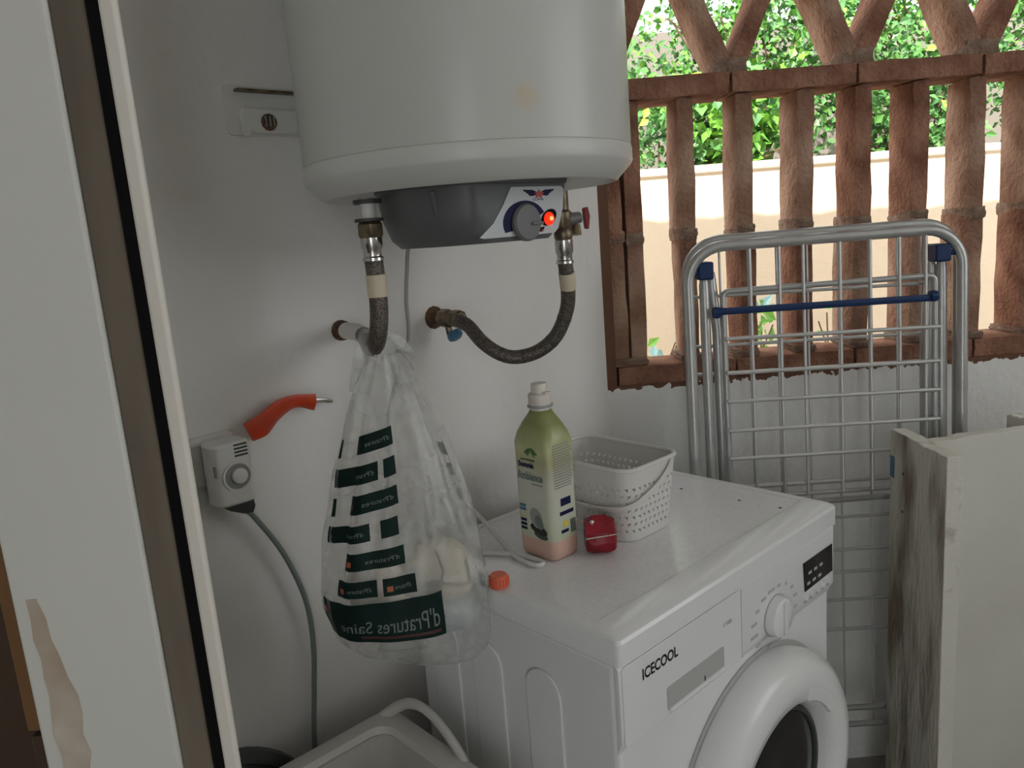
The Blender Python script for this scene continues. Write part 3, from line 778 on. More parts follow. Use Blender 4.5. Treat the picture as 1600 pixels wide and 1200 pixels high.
# programme dial with printed marks
DX, DZ = 0.392, 0.722
kb = wm.part('programme_dial', MB().lathe([(0.0335, 0), (0.0335, 0.003), (0.0315, 0.014), (0.028, 0.0165), (0.008, 0.0170)], (DX, YF, DZ), (0, -1, 0), 40), 'appl', bevel=0)
wm.part('dial_ring', MB().lathe([(0.0355, 0.0), (0.0355, 0.0012)], (DX, YF, DZ), (0, -1, 0), 40), 'appl_grey', parent=kb)
wm.part('dial_grip', MB().box(DX - 0.005, DX + 0.005, YF - 0.021, YF - 0.016, DZ - 0.027, DZ + 0.027), 'appl', parent=kb, bevel=0.002)
for k in range(16):
    a = math.radians(90 + (k + 0.5) * 22.5)
    r = 0.052 + 0.006 * abs(math.cos(a))
    cx, cz = DX + r * math.cos(a) * 1.15, DZ + r * math.sin(a) * 0.9
    wdt = (0.020, 0.014, 0.011, 0.016)[k % 4] * (1 if math.cos(a) < 0 else 0.6)
    wm.part('programme_mark', MB().box(cx - wdt / 2, cx + wdt / 2, YF - 0.0006, YF, cz - 0.0024, cz + 0.0024), 'appl_grey', parent=fas)
# display and buttons
ds_ = wm.part('display', MB().poly([(0.484, YF, 0.777), (0.590, YF, 0.777), (0.592, YF, 0.726), (0.490, YF, 0.724)], (0, -0.0012, 0)), 'screen', label='black display window')
for i in range(3):
    for j in range(2):
        wm.part('display_digit', MB().box(0.497 + i * 0.020 + j * .005, 0.508 + i * 0.020 + j * .005, YF - 0.0016, YF - 0.0011, 0.733 + j * 0.018, 0.738 + j * 0.018), 'appl_grey', parent=ds_)
for k in range(5):
    wm.part('push_button', MB().lathe([(0.0055, 0), (0.005, 0.003)], (0.492 + k * 0.021, YF, 0.713), (0, -1, 0), 12), 'appl', parent=fas)
    wm.part('button_mark', MB().box(0.488 + k * 0.021, 0.497 + k * 0.021, YF - 0.0006, YF, 0.7035, 0.7055), 'greyprint', parent=fas)
# round door
CX, CZ = 0.345, 0.438
seal = wm.part('door_recess', MB().lathe([(0.236, -0.004), (0.239, 0.003), (0.215, 0.004), (0.20, -0.002)], (CX, -0.526, CZ), (0, -1, 0), 64), 'appl_grey')
door = wm.part('door', MB().lathe([(0.230, 0.004), (0.233, 0.024), (0.228, 0.042), (0.212, 0.056), (0.186, 0.062), (0.158, 0.055), (0.147, 0.042), (0.141, 0.018)], (CX, -0.526, CZ), (0, -1, 0), 72, True, False), 'appl', smooth=60)
wm.part('glass_bowl', MB().lathe([(0.142, 0.020), (0.132, 0.030), (0.10, 0.034), (0.05, 0.030), (0.01, 0.028)], (CX, -0.526, CZ), (0, -1, 0), 48), 'screen', parent=door, label='dark glass porthole')
wm.part('glass_rim', MB().lathe([(0.142, 0.026), (0.140, 0.034), (0.134, 0.034), (0.132, 0.026)], (CX, -0.526, CZ), (0, -1, 0), 48, False, False), 'lidgrey', parent=door)
hpth = [(CX + (0.176) * math.cos(a), -0.528 - 0.054, CZ + 0.176 * math.sin(a)) for a in np.linspace(math.radians(28), math.radians(62), 14)]
hp_ = []
for a in np.linspace(math.radians(34), math.radians(70), 12): hp_.append((CX + 0.194 * math.cos(a), -0.5865, CZ + 0.194 * math.sin(a)))
for a in np.linspace(math.radians(70), math.radians(34), 12): hp_.append((CX + 0.158 * math.cos(a), -0.5865, CZ + 0.158 * math.sin(a)))
wm.part('door_grip', MB().poly(hp_, (0, 0.006, 0)), 'appl', parent=door, bevel=0.002)

# ================================================================== THINGS ON THE MACHINE
# softener bottle
bx, by, bz = 0.150, -0.277, 0.8482
bo = Thing('softener_bottle', 'tall fabric softener bottle with a pale green sleeve and cream cap', 'bottle', 'LW', (bx, by, bz))
def sect(hx, hy, r, z, n=6): return [(bx + x, by + y, bz + z) for x, y in rrect(-hx, hx, -hy, hy, r, n)]
bo.part('bottle_foot', MB().loft([sect(0.026, 0.034, 0.012, 0.0), sect(0.0295, 0.0385, 0.013, 0.005), sect(0.0305, 0.0395, 0.013, 0.015), sect(0.0305, 0.0395, 0.013, 0.034)]), 'bottlepl', smooth=60, label='pink liquid showing below the sleeve')
sl_ = bo.part('sleeve', MB().loft([sect(0.0308, 0.0398, 0.013, 0.033), sect(0.0308, 0.0398, 0.013, 0.17), sect(0.0315, 0.0402, 0.014, 0.186), sect(0.0295, 0.0375, 0.018, 0.201), sect(0.024, 0.0295, 0.018, 0.217), sect(0.0185, 0.021, 0.016, 0.229), sect(0.0158, 0.0165, 0.0148, 0.236)]), 'sleeve', smooth=60)
bo.part('neck', MB().lathe([(0.0155, 0.235), (0.0155, 0.243)], (bx, by, bz), seg=24), 'cappl')
bo.part('neck_ring', MB().lathe([(0.0200, 0.2405), (0.0205, 0.2425), (0.0195, 0.2445)], (bx, by, bz), seg=24), 'capring')
cp = bo.part('cap', MB().lathe([(0.0175, 0.2445), (0.0180, 0.246), (0.0180, 0.2605), (0.0165, 0.262), (0.0125, 0.2625), (0.0125, 0.2760), (0.0115, 0.2775)], (bx, by, bz), seg=28), 'cappl', label='cream flip cap')
bo.part('flip_tab', MB().box(bx - 0.006, bx + 0.008, by - 0.0195, by - 0.010, bz + 0.2605, bz + 0.2650), 'cappl', parent=cp, bevel=0.001)
FX = bx - 0.0312        # label front faces -x, writing advances towards -y
BYf = by - 0.0402       # back label faces -y
def fr_box(y0, y1, z0, z1, m, nm, lab=None): return bo.part(nm, MB().box(FX - 0.0004, FX + 0.0002, by - y1, by - y0, bz + z0, bz + z1), m, parent=sl_, label=lab)
def bk_box(x0, x1, z0, z1, m, nm, lab=None): return bo.part(nm, MB().box(bx + x0, bx + x1, BYf - 0.0004, BYf + 0.0002, bz + z0, bz + z1), m, parent=sl_, label=lab)
bo.part('brand_lettering', text_mb('Somnia', 0.0125, (FX - 0.0005, by + 0.026, bz + 0.149), (0, -0.93, 0), (0, 0, 1), bold=0.0005), 'navy', parent=sl_, smooth=0)
fr_box(-0.020, 0.010, 0.1605, 0.1620, 'navy', 'printed_line')
bo.part('product_lettering', text_mb('Ambiance', 0.0170, (FX - 0.0005, by + 0.0290, bz + 0.129), (0, -0.80, 0), (0, 0, 1.1), bold=0.0006), M['printfade'], parent=sl_, smooth=0)
fr_box(0.0, 0.024, 0.1225, 0.1235, 'printtext', 'printed_line')
def front_ell(cy, cz, ry, rz, m, nm, off=0.0005, tilt=0):
    return bo.part(nm, MB().poly([(FX - off, by - y, bz + z) for y, z in ell(cy, cz, ry, rz, tilt=tilt)], (-0.0003, 0, 0)), m, parent=sl_)
front_ell(0.010, 0.050, 0.0185, 0.0075, 'screen', 'stone_print', 0.0005, -12)
front_ell(0.014, 0.041, 0.0150, 0.0060, 'lidgrey', 'stone_print', 0.0004, -8)
front_ell(0.006, 0.068, 0.0125, 0.0165, 'greyprint', 'towel_print', 0.0007, 20)
front_ell(0.012, 0.062, 0.0080, 0.0120, 'printtext', 'towel_print', 0.0010, 30)
for k, (z, m) in enumerate(((0.082, 'valveblue'), (0.076, 'valveblue'), (0.066, 'leafyellow'), (0.058, 'navy'), (0.051, 'navy'), (0.044, 'navy'))):
    fr_box(-0.0295, -0.0165, z, z + (0.0045 if m != 'leafyellow' else 0.0015), m, 'printed_mark')
rr = random.Random(2)
for k in range(17):
    z = 0.186 - 0.0042 * k
    bk_box(-0.0205, 0.0215 - rr.uniform(0, 0.006), z - 0.0010, z + 0.0008, 'greyprint', 'printed_line')
bk_box(-0.010, 0.012, 0.088, 0.100, 'navy', 'printed_mark'); bk_box(-0.013, 0.017, 0.073, 0.079, 'navy', 'printed_mark')
bk_box(-0.006, 0.004, 0.054, 0.062, 'leafyellow', 'printed_mark'); bk_box(-0.012, 0.004, 0.044, 0.049, 'navy', 'printed_mark')
for k in range(6): bk_box(0.009 + k * 0.002, 0.0098 + k * 0.002, 0.040, 0.062, 'lidgrey', 'barcode_bar')
for k in range(5):                                  # leaf motif on the shoulder
    a = math.radians(-60 + 30 * k)
    zz = 0.186
    front_ell(0.004 + 0.009 * math.sin(a), zz - 0.008 - 0.004 * math.cos(a), 0.0022, 0.0075, 'leaf0', 'leaf_print', 0.0012, math.degrees(a) * 0.9) if k != 2 else None

# perforated white basket
def basket():
    X0, X1, Y0, Y1 = 0.236, 0.380, -0.372, -0.158
    z0, z1 = 0.8485, 0.972
    t = Thing('plastic_basket', 'white perforated plastic basket standing behind the softener bottle', 'basket', 'LW', ((X0 + X1) / 2, (Y0 + Y1) / 2, z0))
    def outline(n, inset):
        pts = rrect(X0 + inset, X1 - inset, Y0 + inset, Y1 - inset, 0.030, 12)
        P = [Vector((x, y, 0)) for x, y in pts]; P.append(P[0])
        d = [0]
        for a, b in zip(P, P[1:]): d.append(d[-1] + (b - a).length)
        out = []
        for k in range(n):
            s = d[-1] * k / n
            j = max(i for i in range(len(d)) if d[i] <= s + 1e-9); j = min(j, len(P) - 2)
            f = (s - d[j]) / max(1e-9, d[j + 1] - d[j])
            out.append(P[j].lerp(P[j + 1], f))
        return out
    N, R = 104, 20
    cache = [outline(N, 0.010 * (1 - k / R)) for k in range(R + 1)]
    def pt(i, k): 
        p = cache[k][i % N]; return (p.x, p.y, z0 + 0.002 + (z1 - z0 - 0.002) * k / R)
    mb = MB(); vs = [pt(i, k) for k in range(R + 1) for i in range(N)]; fs = []
    for k in range(R):
        for i in range(N):
            a, b_, c, d = k * N + i, k * N + (i + 1) % N, (k + 1) * N + (i + 1) % N, (k + 1) * N + i
            hole = 2 <= k < R - 4 and k % 2 == 0 and (i + (k // 2) % 2 * 1) % 2 == 0
            if not hole: fs.append((a, b_, c, d))
            else:                                   # triangular hole: keep one corner
                fs.append((a, b_, d) if (k // 2) % 2 else (a, b_, c))
    mb.add(vs, fs)
    t.part('wall_mesh', mb, 'basketpl', solid=0.0018, smooth=0)
    t.part('bottom', MB().poly([(p.x, p.y, z0) for p in cache[0]], (0, 0, 0.0025)), 'basketpl')
    t.part('rim', MB().tube([(p.x, p.y, z1) for p in cache[R]], 0.0042, 8, closed=True), 'basketpl')
    hp = smooth_path([(0.352, -0.3745, 0.968), (0.338, -0.3765, 0.955), (0.310, -0.3775, 0.938), (0.275, -0.3765, 0.924), (0.248, -0.371, 0.915), (0.2335, -0.350, 0.909), (0.2265, -0.29, 0.905), (0.2265, -0.22, 0.912), (0.230, -0.17, 0.93), (0.24, -0.152, 0.955)], 6)
    t.part('carry_handle', MB().tube(hp, 0.0042, 8, flat=(1.3, .6)), 'basketpl')
basket()

# red pouch
rp = Thing('red_pouch', 'small crimson plastic pouch between the bottle and the basket', 'pouch', 'LW', (0.206, -0.338, 0.8482))
rings = []
for x_, s in ((-0.020, 0.86), (-0.010, 1.0), (0.008, 1.03), (0.019, 0.92), (0.022, 0.78)):
    ring = []
    for k in range(10):
        a = 2 * PI * k / 10 + 0.2
        rad = (0.0275, 0.0215, 0.0285, 0.0235, 0.0280)[(k + int(s * 37)) % 5] * s
        ring.append((x_ * 0.9, rad * math.cos(a), 0.0265 + rad * math.sin(a)))
    rings.append(ring)
Rz = Matrix.Rotation(math.radians(-42), 3, 'Z') @ Matrix.Diagonal((1.25, 1.1, 1.1))
rings = [[Vector((0.199, -0.340, 0.8480)) + Rz @ Vector(p) for p in r] for r in rings]
rp.part('pouch_body', MB().loft(rings), 'redpl', smooth=25)
seam = [Vector((0.199, -0.340, 0.8480)) + Rz @ Vector((x, -0.0258, 0.033 + 0.10 * x)) for x in np.linspace(-0.019, 0.020, 9)]
rp.part('seam_line', MB().tube(seam, 0.0008, 6), 'white_pl')
for x, y, z in ((-0.010, -0.012, 0.0495),):
    rp.part('glint_spot', MB().lathe([(0.004, 0), (0.0035, 0.002), (0.001, 0.0025)], Vector((0.199, -0.340, 0.8480)) + Rz @ Vector((x, y, z)), (-0.3, -0.8, 0.5), 10), 'chrome')  # small chrome disc set here as a glint

# white cord on the machine, orange cap
mb = MB().tube(smooth_path([(0.13, -0.002, 0.90), (0.145, -0.05, 0.895), (0.140, -0.105, 0.880), (0.122, -0.171, 0.866), (0.098, -0.246, 0.8525), (0.091, -0.292, 0.8520), (0.098, -0.306, 0.8520), (0.107, -0.300, 0.8520), (0.106, -0.272, 0.8520), (0.098, -0.240, 0.8520), (0.070, -0.195, 0.8520), (0.035, -0.150, 0.8520), (0.0, -0.11, 0.853), (-0.01, -0.07, 0.83)], 8), 0.0040, 8)
single('white_cord', mb, 'whitecord', 'LW', (0.1, -0.2, 0.8482), 'white cord looping over the machine top beside the bottle', 'cord')
oc = Thing('orange_stopper', 'small orange bottle stopper on the machine edge behind the bag', 'stopper', 'LW', (0.012, -0.306, 0.850))
oc.part('cap_shell', MB().lathe([(0.0145, 0), (0.0150, 0.002), (0.0140, 0.016), (0.012, 0.018)], (0.012, -0.306, 0.851), (0, 0, 1), 18), 'orangecap')
for k in range(18):
    a = 2 * PI * k / 18
    oc.part('grip_ridge', MB().box(0.012 + 0.0148 * math.cos(a) - .0008, 0.012 + 0.0148 * math.cos(a) + .0008, -0.306 + 0.0148 * math.sin(a) - .0008, -0.306 + 0.0148 * math.sin(a) + .0008, 0.853, 0.865), 'orangecap')

# ================================================================== PLASTIC BAG
E1 = Vector((0.857, -0.515, 0)); E2 = Vector((-0.515, -0.857, 0))
zz = [0.792, 0.799, 0.817, 0.855, 0.910, 0.985, 1.060, 1.110, 1.150, 1.180, 1.205]
aa = [0.050, 0.084, 0.104, 0.113, 0.110, 0.097, 0.078, 0.062, 0.047, 0.034, 0.020]
bb = [0.020, 0.045, 0.060, 0.066, 0.064, 0.053, 0.040, 0.030, 0.022, 0.016, 0.012]
cx_ = [-0.124, -0.124, -0.124, -0.123, -0.120, -0.115, -0.108, -0.102, -0.097, -0.093, -0.090]
cy_ = [-0.275, -0.275, -0.275, -0.274, -0.270, -0.262, -0.250, -0.241, -0.234, -0.229, -0.226]
def bagpt(th, z, off=0.0):
    a, b_ = np.interp(z, zz, aa), np.interp(z, zz, bb)
    c = Vector((float(np.interp(z, zz, cx_)), float(np.interp(z, zz, cy_)), z))
    up_ = max(0, (z - 0.86) / 0.3)
    k = 1 + (0.025 + 0.13 * up_) * math.sin(7 * th + 2.0 * z * 6) * 0.6 + (0.012 + 0.07 * up_) * math.sin(13 * th + 1.3 + z * 9) + 0.012 * math.sin(z * 70 + 3 * th)
    tilt = -0.030 * math.cos(th) * max(0, 1 - (z - 0.792) / 0.22) * (a / 0.113)
    p = c + E1 * ((a * k + off) * math.cos(th)) + E2 * ((b_ * k + off) * math.sin(th))
    p.z += tilt
    if p.z < 0.868 and p.x > -0.006 - off: p.x = -0.006 - off
    return p
bag = Thing('plastic_bag', 'milky carrier bag with dark green printed labels hanging from the hose', 'bag', 'LW', (-0.124, -0.275, 0.785))
NZ, NT = 44, 72
zl = [0.792 + (1.205 - 0.792) * (j / NZ) for j in range(NZ + 1)]
mb = MB().loft([[bagpt(2 * PI * i / NT, z) for i in range(NT)] for z in zl], True, True, False)
bagbody = bag.part('bag_film', mb, 'film', smooth=70)
def handle(th0, th1, over):
    """one carrier handle: a folded strip rising from the mouth over the hose"""
    path = smooth_path(over, 6)
    bag.part('handle_loop', MB().tube(path, [0.008 + 0.006 * abs(2 * i / (len(path) - 1) - 1) for i in range(len(path))], 12, flat=(1.0, 0.12)), 'film', smooth=60)
handle(0, 0, [(-0.124, -0.205, 1.158), (-0.112, -0.198, 1.195), (-0.100, -0.192, 1.222), (-0.082, -0.186, 1.231), (-0.062, -0.188, 1.222), (-0.056, -0.198, 1.195), (-0.062, -0.225, 1.158)])
handle(0, 0, [(-0.130, -0.220, 1.155), (-0.108, -0.215, 1.190), (-0.088, -0.176, 1.226), (-0.072, -0.166, 1.229), (-0.050, -0.180, 1.212), (-0.052, -0.215, 1.185), (-0.068, -0.235, 1.150)])
handle(0, 0, [(-0.060, -0.185, 1.222), (-0.040, -0.185, 1.214), (-0.026, -0.188, 1.200), (-0.030, -0.192, 1.192), (-0.048, -0.192, 1.200)])

def s2th(s): return math.acos(max(-1, min(1, s)))      # front side: cos(th)=s, sin>0
def patch(s0, s1, z0, z1, m, nm, off=0.0012, slope=0.012, parent=None, lab=None, nu=8, nv=3, back=False):
    def fn(u_, v_):
        s = s0 + (s1 - s0) * u_; z = z0 + (z1 - z0) * v_ + slope * (s + 0.5)
        th = s2th(s) * (-1 if back else 1)
        return bagpt(th, z, off)
    return bag.part(nm, MB().surf(fn, nu, nv), m, parent=parent or bagbody, label=lab, smooth=80)
def blurb(s0, s1, z, h, parent, slope=0.012):
    """the same mirrored name in small lettering"""
    m0 = text_mb("d'Pratures", 1.0, (0, 0, 0), (1, 0, 0), (0, 1, 0), fn=lambda x, y: Vector((x, y, 0)))
    e = max(v.x for v in m0.v)
    m1 = MB(); m1.add([bagpt(s2th(max(-0.99, s1 - v.x / e * (s1 - s0))), z + v.y * h * 1.5 + slope * (s1 - v.x / e * (s1 - s0) + 0.5), 0.0020) for v in m0.v], m0.f)
    bag.part('label_lettering', m1, 'printtext', parent=parent, smooth=0)
rows = [(1.098, [(-0.97, -0.88), (-0.76, 0.0)]), (1.061, [(-0.97, -0.30), (-0.20, 0.0)]), (1.025, [(-0.97, -0.90), (-0.78, -0.02)]),
        (0.988, [(-0.96, -0.44), (-0.30, -0.06)]), (0.951, [(-0.76, -0.02)]), (0.914, [(-0.84, -0.38), (-0.31, 0.08)])]
for i, (z, sp) in enumerate(rows):
    for (s0, s1) in sp:
        p_ = patch(s0, s1, z - 0.012, z + 0.011, 'print', 'printed_label', slope=0.016, lab='dark green printed label')
        if s1 - s0 > 0.25:
            blurb(s0 + 0.35 * (s1 - s0), s1 - 0.06, z - 0.004, 0.0055, p_, 0.016)
            if i % 2 == 0 or i == 5: patch(s0 + 0.05, s0 + 0.12, z - 0.006, z + 0.001, 'printdot', 'print_dot', 0.0020, 0.016, p_, nu=2, nv=2)
big = patch(-0.995, 0.36, 0.838, 0.893, 'print', 'printed_label', slope=0.020, nu=16, nv=5, lab='wide dark green label with mirrored pale lettering')
patch(-0.6, 0.30, 0.8435, 0.8475, 'maroon', 'print_line', 0.0019, 0.020, big, nu=10, nv=1)
patch(-0.985, -0.955, 0.874, 0.884, 'printdot', 'print_dot', 0.0020, 0.020, big, nu=2, nv=2)
tm_ = 0.24
def curve_text(x, y):
    s = 0.30 - x                      # mirrored: runs from right to left
    z = 0.8520 + y + 0.020 * (s + 0.5)
    return bagpt(s2th(max(-0.99, s)), z, 0.0021)
c_ = text_mb("d'Pratures Saine", 1.0, (0, 0, 0), (1, 0, 0), (0, 1, 0), fn=lambda x, y: Vector((x, y, 0)))
ext = max(v.x for v in c_.v)
c2 = MB(); c2.add([curve_text(v.x / ext * 1.12, v.y * 0.031 * (1.15 - 0.55 * v.x / ext)) for v in c_.v], c_.f)
bag.part('label_lettering', c2, 'printtext', parent=big, smooth=0)
blurb(-0.45, 0.15, 0.824, 0.0045, bagbody, 0.020)
for k, z in enumerate((1.075, 1.045, 1.010, 0.970, 0.930, 0.895)):     # label ends showing at the far edge
    patch(0.90, 0.998, z - 0.010, z + 0.008, 'print' if k == 0 else 'printfade', 'printed_label', 0.0014, -0.004, back=True, nu=3)

# contents of the bag
def blob(name, c, r, seed, m, label, cat, frame='LW', amp=0.12, clampx=None):
    rnd = random.Random(seed); ph = [rnd.uniform(0, 6.28) for _ in range(8)]
    mb = MB(); rings = []
    for j in range(1, 16):
        phi = PI * j / 16; ring = []
        for i in range(28):
            th = 2 * PI * i / 28
            k = 1 + amp * (math.sin(3 * th + ph[0]) * math.sin(2 * phi + ph[1]) + 0.7 * math.sin(5 * th + ph[2] + 3 * phi) * math.sin(phi) + 0.4 * math.sin(9 * th + ph[3]) * math.sin(5 * phi + ph[4]) * math.sin(phi))
            d = E1 * (r[0] * k * math.sin(phi) * math.cos(th)) + E2 * (r[1] * k * math.sin(phi) * math.sin(th)) + Vector((0, 0, -r[2] * k * math.cos(phi)))
            ring.append(Vector(c) + d)
        rings.append(ring)
    mb.loft(rings)
    t = Thing(name, label, cat, frame, (c[0], c[1], c[2] - r[2]))
    o = t.part('wrapper', mb, m, smooth=60)
    return t, o
pk, pw = blob('paper_parcel', (-0.0815, -0.2930, 0.905), (0.049, 0.032, 0.047), 4, 'cream', 'cream paper parcel with grey line print inside the carrier bag', 'parcel', amp=0.045)
def on_parcel(s, v, off=0.002):
    """point on the camera side of the parcel"""
    b0 = Vector((-0.0815, -0.2930, 0.905))
    rr_ = max(0.0, 1 - s * s - v * v)
    return b0 + E1 * (0.049 * s) + Vector((0, 0, 0.047 * v)) + E2 * (0.0330 * math.sqrt(rr_) + off)
for seq in ([(-0.1, 0.9), (0.05, 0.3), (-0.25, -0.75)], [(0.0, -0.05), (0.75, -0.35)], [(0.72, 0.4), (0.80, -0.3)]):
    pts = []
    for (a0, v0), (a1, v1) in zip(seq, seq[1:]):
        for k in range(6): pts.append(on_parcel(a0 + (a1 - a0) * k / 5, v0 + (v1 - v0) * k / 5))
    pk.part('printed_line', MB().tube([p for i, p in enumerate(pts) if i == 0 or (p - pts[i - 1]).length > 1e-5], 0.0016, 6), 'greyprint')
leafp = [on_parcel(-0.42 + 0.36 * math.cos(a) * math.cos(.7) - 0.2 * math.sin(a) * math.sin(.7), -0.25 + 0.36 * math.cos(a) * math.sin(.7) + 0.2 * math.sin(a) * math.cos(.7), 0.0035) for a in np.linspace(0, 2 * PI, 18, endpoint=False)]
pk.part('leaf_print', MB().add(leafp, [tuple(range(18))]), 'greyprint', smooth=0)
blob('crumpled_wrap', (-0.0860, -0.2915, 0.846), (0.050, 0.036, 0.028), 9, 'clearfilm', 'crumpled clear plastic wrap at the bottom of the carrier bag', 'wrap', amp=0.08)
blob('bread_bag', (-0.155, -0.253, 0.890), (0.042, 0.032, 0.055), 12, 'cream', 'cream paper bundle behind the green labels inside the carrier bag', 'bundle', amp=0.08)

# ================================================================== LAUNDRY CRATE AND LID
def crate():
    X0, X1, Y0, Y1, z0, z1 = -0.395, -0.068, -0.46, -0.094, 0.0, 0.605
    t = Thing('laundry_crate', 'off-white plastic laundry crate with a loop handle beside the machine', 'crate', 'LW', (-0.23, -0.277, 0))
    def ring(ins, z, r=0.03): return [(x, y, z) for x, y in rrect(X0 + ins, X1 - ins, Y0 + ins, Y1 - ins, r, 6)]
    t.part('tub', MB().loft([ring(0.075, 0.0), ring(0.02, z1 - 0.03), ring(0.016, z1 - 0.004), ring(0.022, z1 - 0.004), ring(0.026, z1 - 0.03), ring(0.08, 0.006)], True, True, True), 'crate', smooth=40)
    t.part('rim', MB().loft([ring(0.0, z1 - 0.030), ring(-0.002, z1 - 0.004), ring(0.004, z1), ring(0.030, z1), ring(0.034, z1 - 0.010), ring(0.030, z1 - 0.016), ring(0.006, z1 - 0.020), ring(0.004, z1 - 0.03)], True, False, False), 'crate', smooth=40)
    hp = smooth_path([(-0.088, -0.105, 0.600), (-0.074, -0.135, 0.625), (-0.070, -0.165, 0.640), (-0.068, -0.20, 0.643), (-0.068, -0.24, 0.632), (-0.070, -0.285, 0.605), (-0.074, -0.315, 0.575)], 6)
    t.part('loop_handle', MB().tube(hp, 0.0085, 10, flat=(1.1, 0.8)), 'crate', smooth=60)
crate()
ld = Thing('round_lid', 'charcoal round lid leaning on the wall behind the laundry crate', 'lid', 'LW', (-0.35, -0.05, 0.315))
tl = (0.0, -0.995, 0.10)
ld.part('lid_disc', MB().lathe([(0.155, -0.006), (0.160, 0.0), (0.158, 0.012), (0.140, 0.014), (0.136, 0.008), (0.02, 0.010)], (-0.350, -0.050, 0.475), tl, 48), 'lidgrey')
ld.part('lid_insert', MB().lathe([(0.118, 0.010), (0.116, 0.013), (0.02, 0.014)], (-0.350, -0.050, 0.475), tl, 40), 'crate', label='pale centre of the lid')

# brown cabinet seen past the door post
cb = Thing('wooden_cabinet', 'narrow brown wooden cabinet past the white door post', 'cabinet', 'W', (-0.43, 0.75, 0))
cb.part('cabinet_body_and_shade', MB().box(-0.62, -0.375, 0.69, 0.80, 0, 1.22), 'wooddark', bevel=0.002)  # widened past the doors as a dark stand-in for the shaded wall
cb.part('upper_door', MB().box(-0.495, -0.378, 0.675, 0.69, 0.915, 1.21), 'wood', bevel=0.002, label='orange-brown upper door')
cb.part('lower_door', MB().box(-0.495, -0.378, 0.677, 0.69, 0.05, 0.908), 'wooddark', bevel=0.002)

# ================================================================== DRYING RACK
rk = Thing('drying_rack', 'folded galvanised wire drying rack with blue joints leaning under the lattice', 'drying rack', 'W', (0.655, 1.53, 0))
LEAN = 0.05
def rk_pt(x, d, z): return (x, 1.515 + LEAN * z + d, z)
def u_path(xl, xr, z0, z1, r, d):
    P = [rk_pt(xl, d, z0), rk_pt(xl, d, z1 - r)]
    for k in range(1, 9):
        a = PI / 2 * k / 8
        P.append(rk_pt(xl + r - r * math.cos(a), d, z1 - r + r * math.sin(a)))
    for k in range(0, 9):
        a = PI / 2 * k / 8
        P.append(rk_pt(xr - r + r * math.sin(a), d, z1 - r + r * math.cos(a)))
    P.append(rk_pt(xr, d, z0))
    return P
rk.part('outer_frame', MB().tube(u_path(0.375, 0.938, 0.01, 1.298, 0.075, 0), 0.0112, 14), 'galv', smooth=60)
rk.part('rear_frame', MB().tube(u_path(0.382, 0.955, 0.01, 1.310, 0.075, 0.045), 0.0105, 12), 'galv', smooth=60)
for x0_, dx, d in ((0.412, 0.0, 0.018), (0.431, 0.008, 0.030), (0.905, 0.0, 0.018), (0.890, -0.008, 0.030)):
    P = [rk_pt(x0_ + dx * 0.2, d, 1.245), rk_pt(x0_, d, 1.22), rk_pt(x0_ + dx, d, 1.12), rk_pt(x0_ + dx * 1.5, d, 0.30)]
    rk.part('leg', MB().tube(P, [0.006, 0.0105, 0.0110, 0.0105], 12), 'galv', smooth=60)
for x0_, s in ((0.412, 1), (0.898, -1)):
    j = rk.part('blue_joint', MB().box(x0_ - 0.016, x0_ + 0.016, 1.572, 1.620, 1.232, 1.268), 'bluepl', bevel=0.004, label='blue plastic joint')
    rk.part('joint_pin', MB().tube([rk_pt(x0_ - s * 0.036, 0.0, 1.249), rk_pt(x0_, 0.004, 1.249)], 0.0055, 8), 'bluepl', parent=j)
rk.part('blue_bar', MB().tube([rk_pt(0.428, -0.006, 1.166), rk_pt(0.878, -0.006, 1.161)], 0.0058, 10, flat=(1.25, .8)), 'bluepl', label='blue plastic crossbar')
for x_ in (0.430, 0.876):
    rk.part('bar_end', MB().lathe([(0.011, -0.007), (0.012, 0.0), (0.011, 0.007)], rk_pt(x_, -0.004, 1.164), (1, 0, 0), 10), 'bluepl')
# two wire panels
def wire_obj(name, a, b_, r, parent=None):
    rk.part(name, MB().tube([a, b_], r, 8), 'wire', parent=parent, smooth=60)
sA = rk.part('panel_frame', MB().tube(u_path(0.447, 0.884, 0.785, 1.205, 0.012, 0.004)[:], 0.0062, 10), 'galv', smooth=60)
rk.part('panel_frame_base', MB().tube([rk_pt(0.447, 0.004, 0.790), rk_pt(0.884, 0.004, 0.785)], 0.0055, 10), 'galv', smooth=60)
rk.part('panel_frame_base', MB().tube([rk_pt(0.450, 0.004, 0.766), rk_pt(0.884, 0.004, 0.762)], 0.0048, 10), 'galv', smooth=60)
xsA = [0.502, 0.562, 0.611, 0.686, 0.748, 0.808, 0.862]
for x_ in xsA: wire_obj('wire_rod', rk_pt(x_, -0.002, 0.765), rk_pt(x_, -0.002, 1.296), 0.0036)
for z_ in (1.105, 1.034, 0.974, 0.912, 0.852): wire_obj('wire_rod', rk_pt(0.445, -0.008, z_ + 0.004), rk_pt(0.887, -0.008, z_ - 0.004), 0.0043)
xsB = [0.455, 0.515, 0.575, 0.640, 0.705, 0.770, 0.830, 0.880]
for x_ in xsB: wire_obj('wire_rod', rk_pt(x_, 0.052, 0.19), rk_pt(x_, 0.052, 1.30), 0.0026)
for z_ in (1.19, 1.085, 1.025, 0.69, 0.615, 0.563, 0.498, 0.428): wire_obj('wire_rod', rk_pt(0.395, 0.046, z_ + .004), rk_pt(0.925, 0.046, z_ - .004), 0.0038)
for z_ in (0.735, 0.245, 0.205): rk.part('cross_tube', MB().tube([rk_pt(0.40, 0.036, z_), rk_pt(0.925, 0.036, z_ - 0.004)], 0.0065, 10), 'galv', smooth=60)

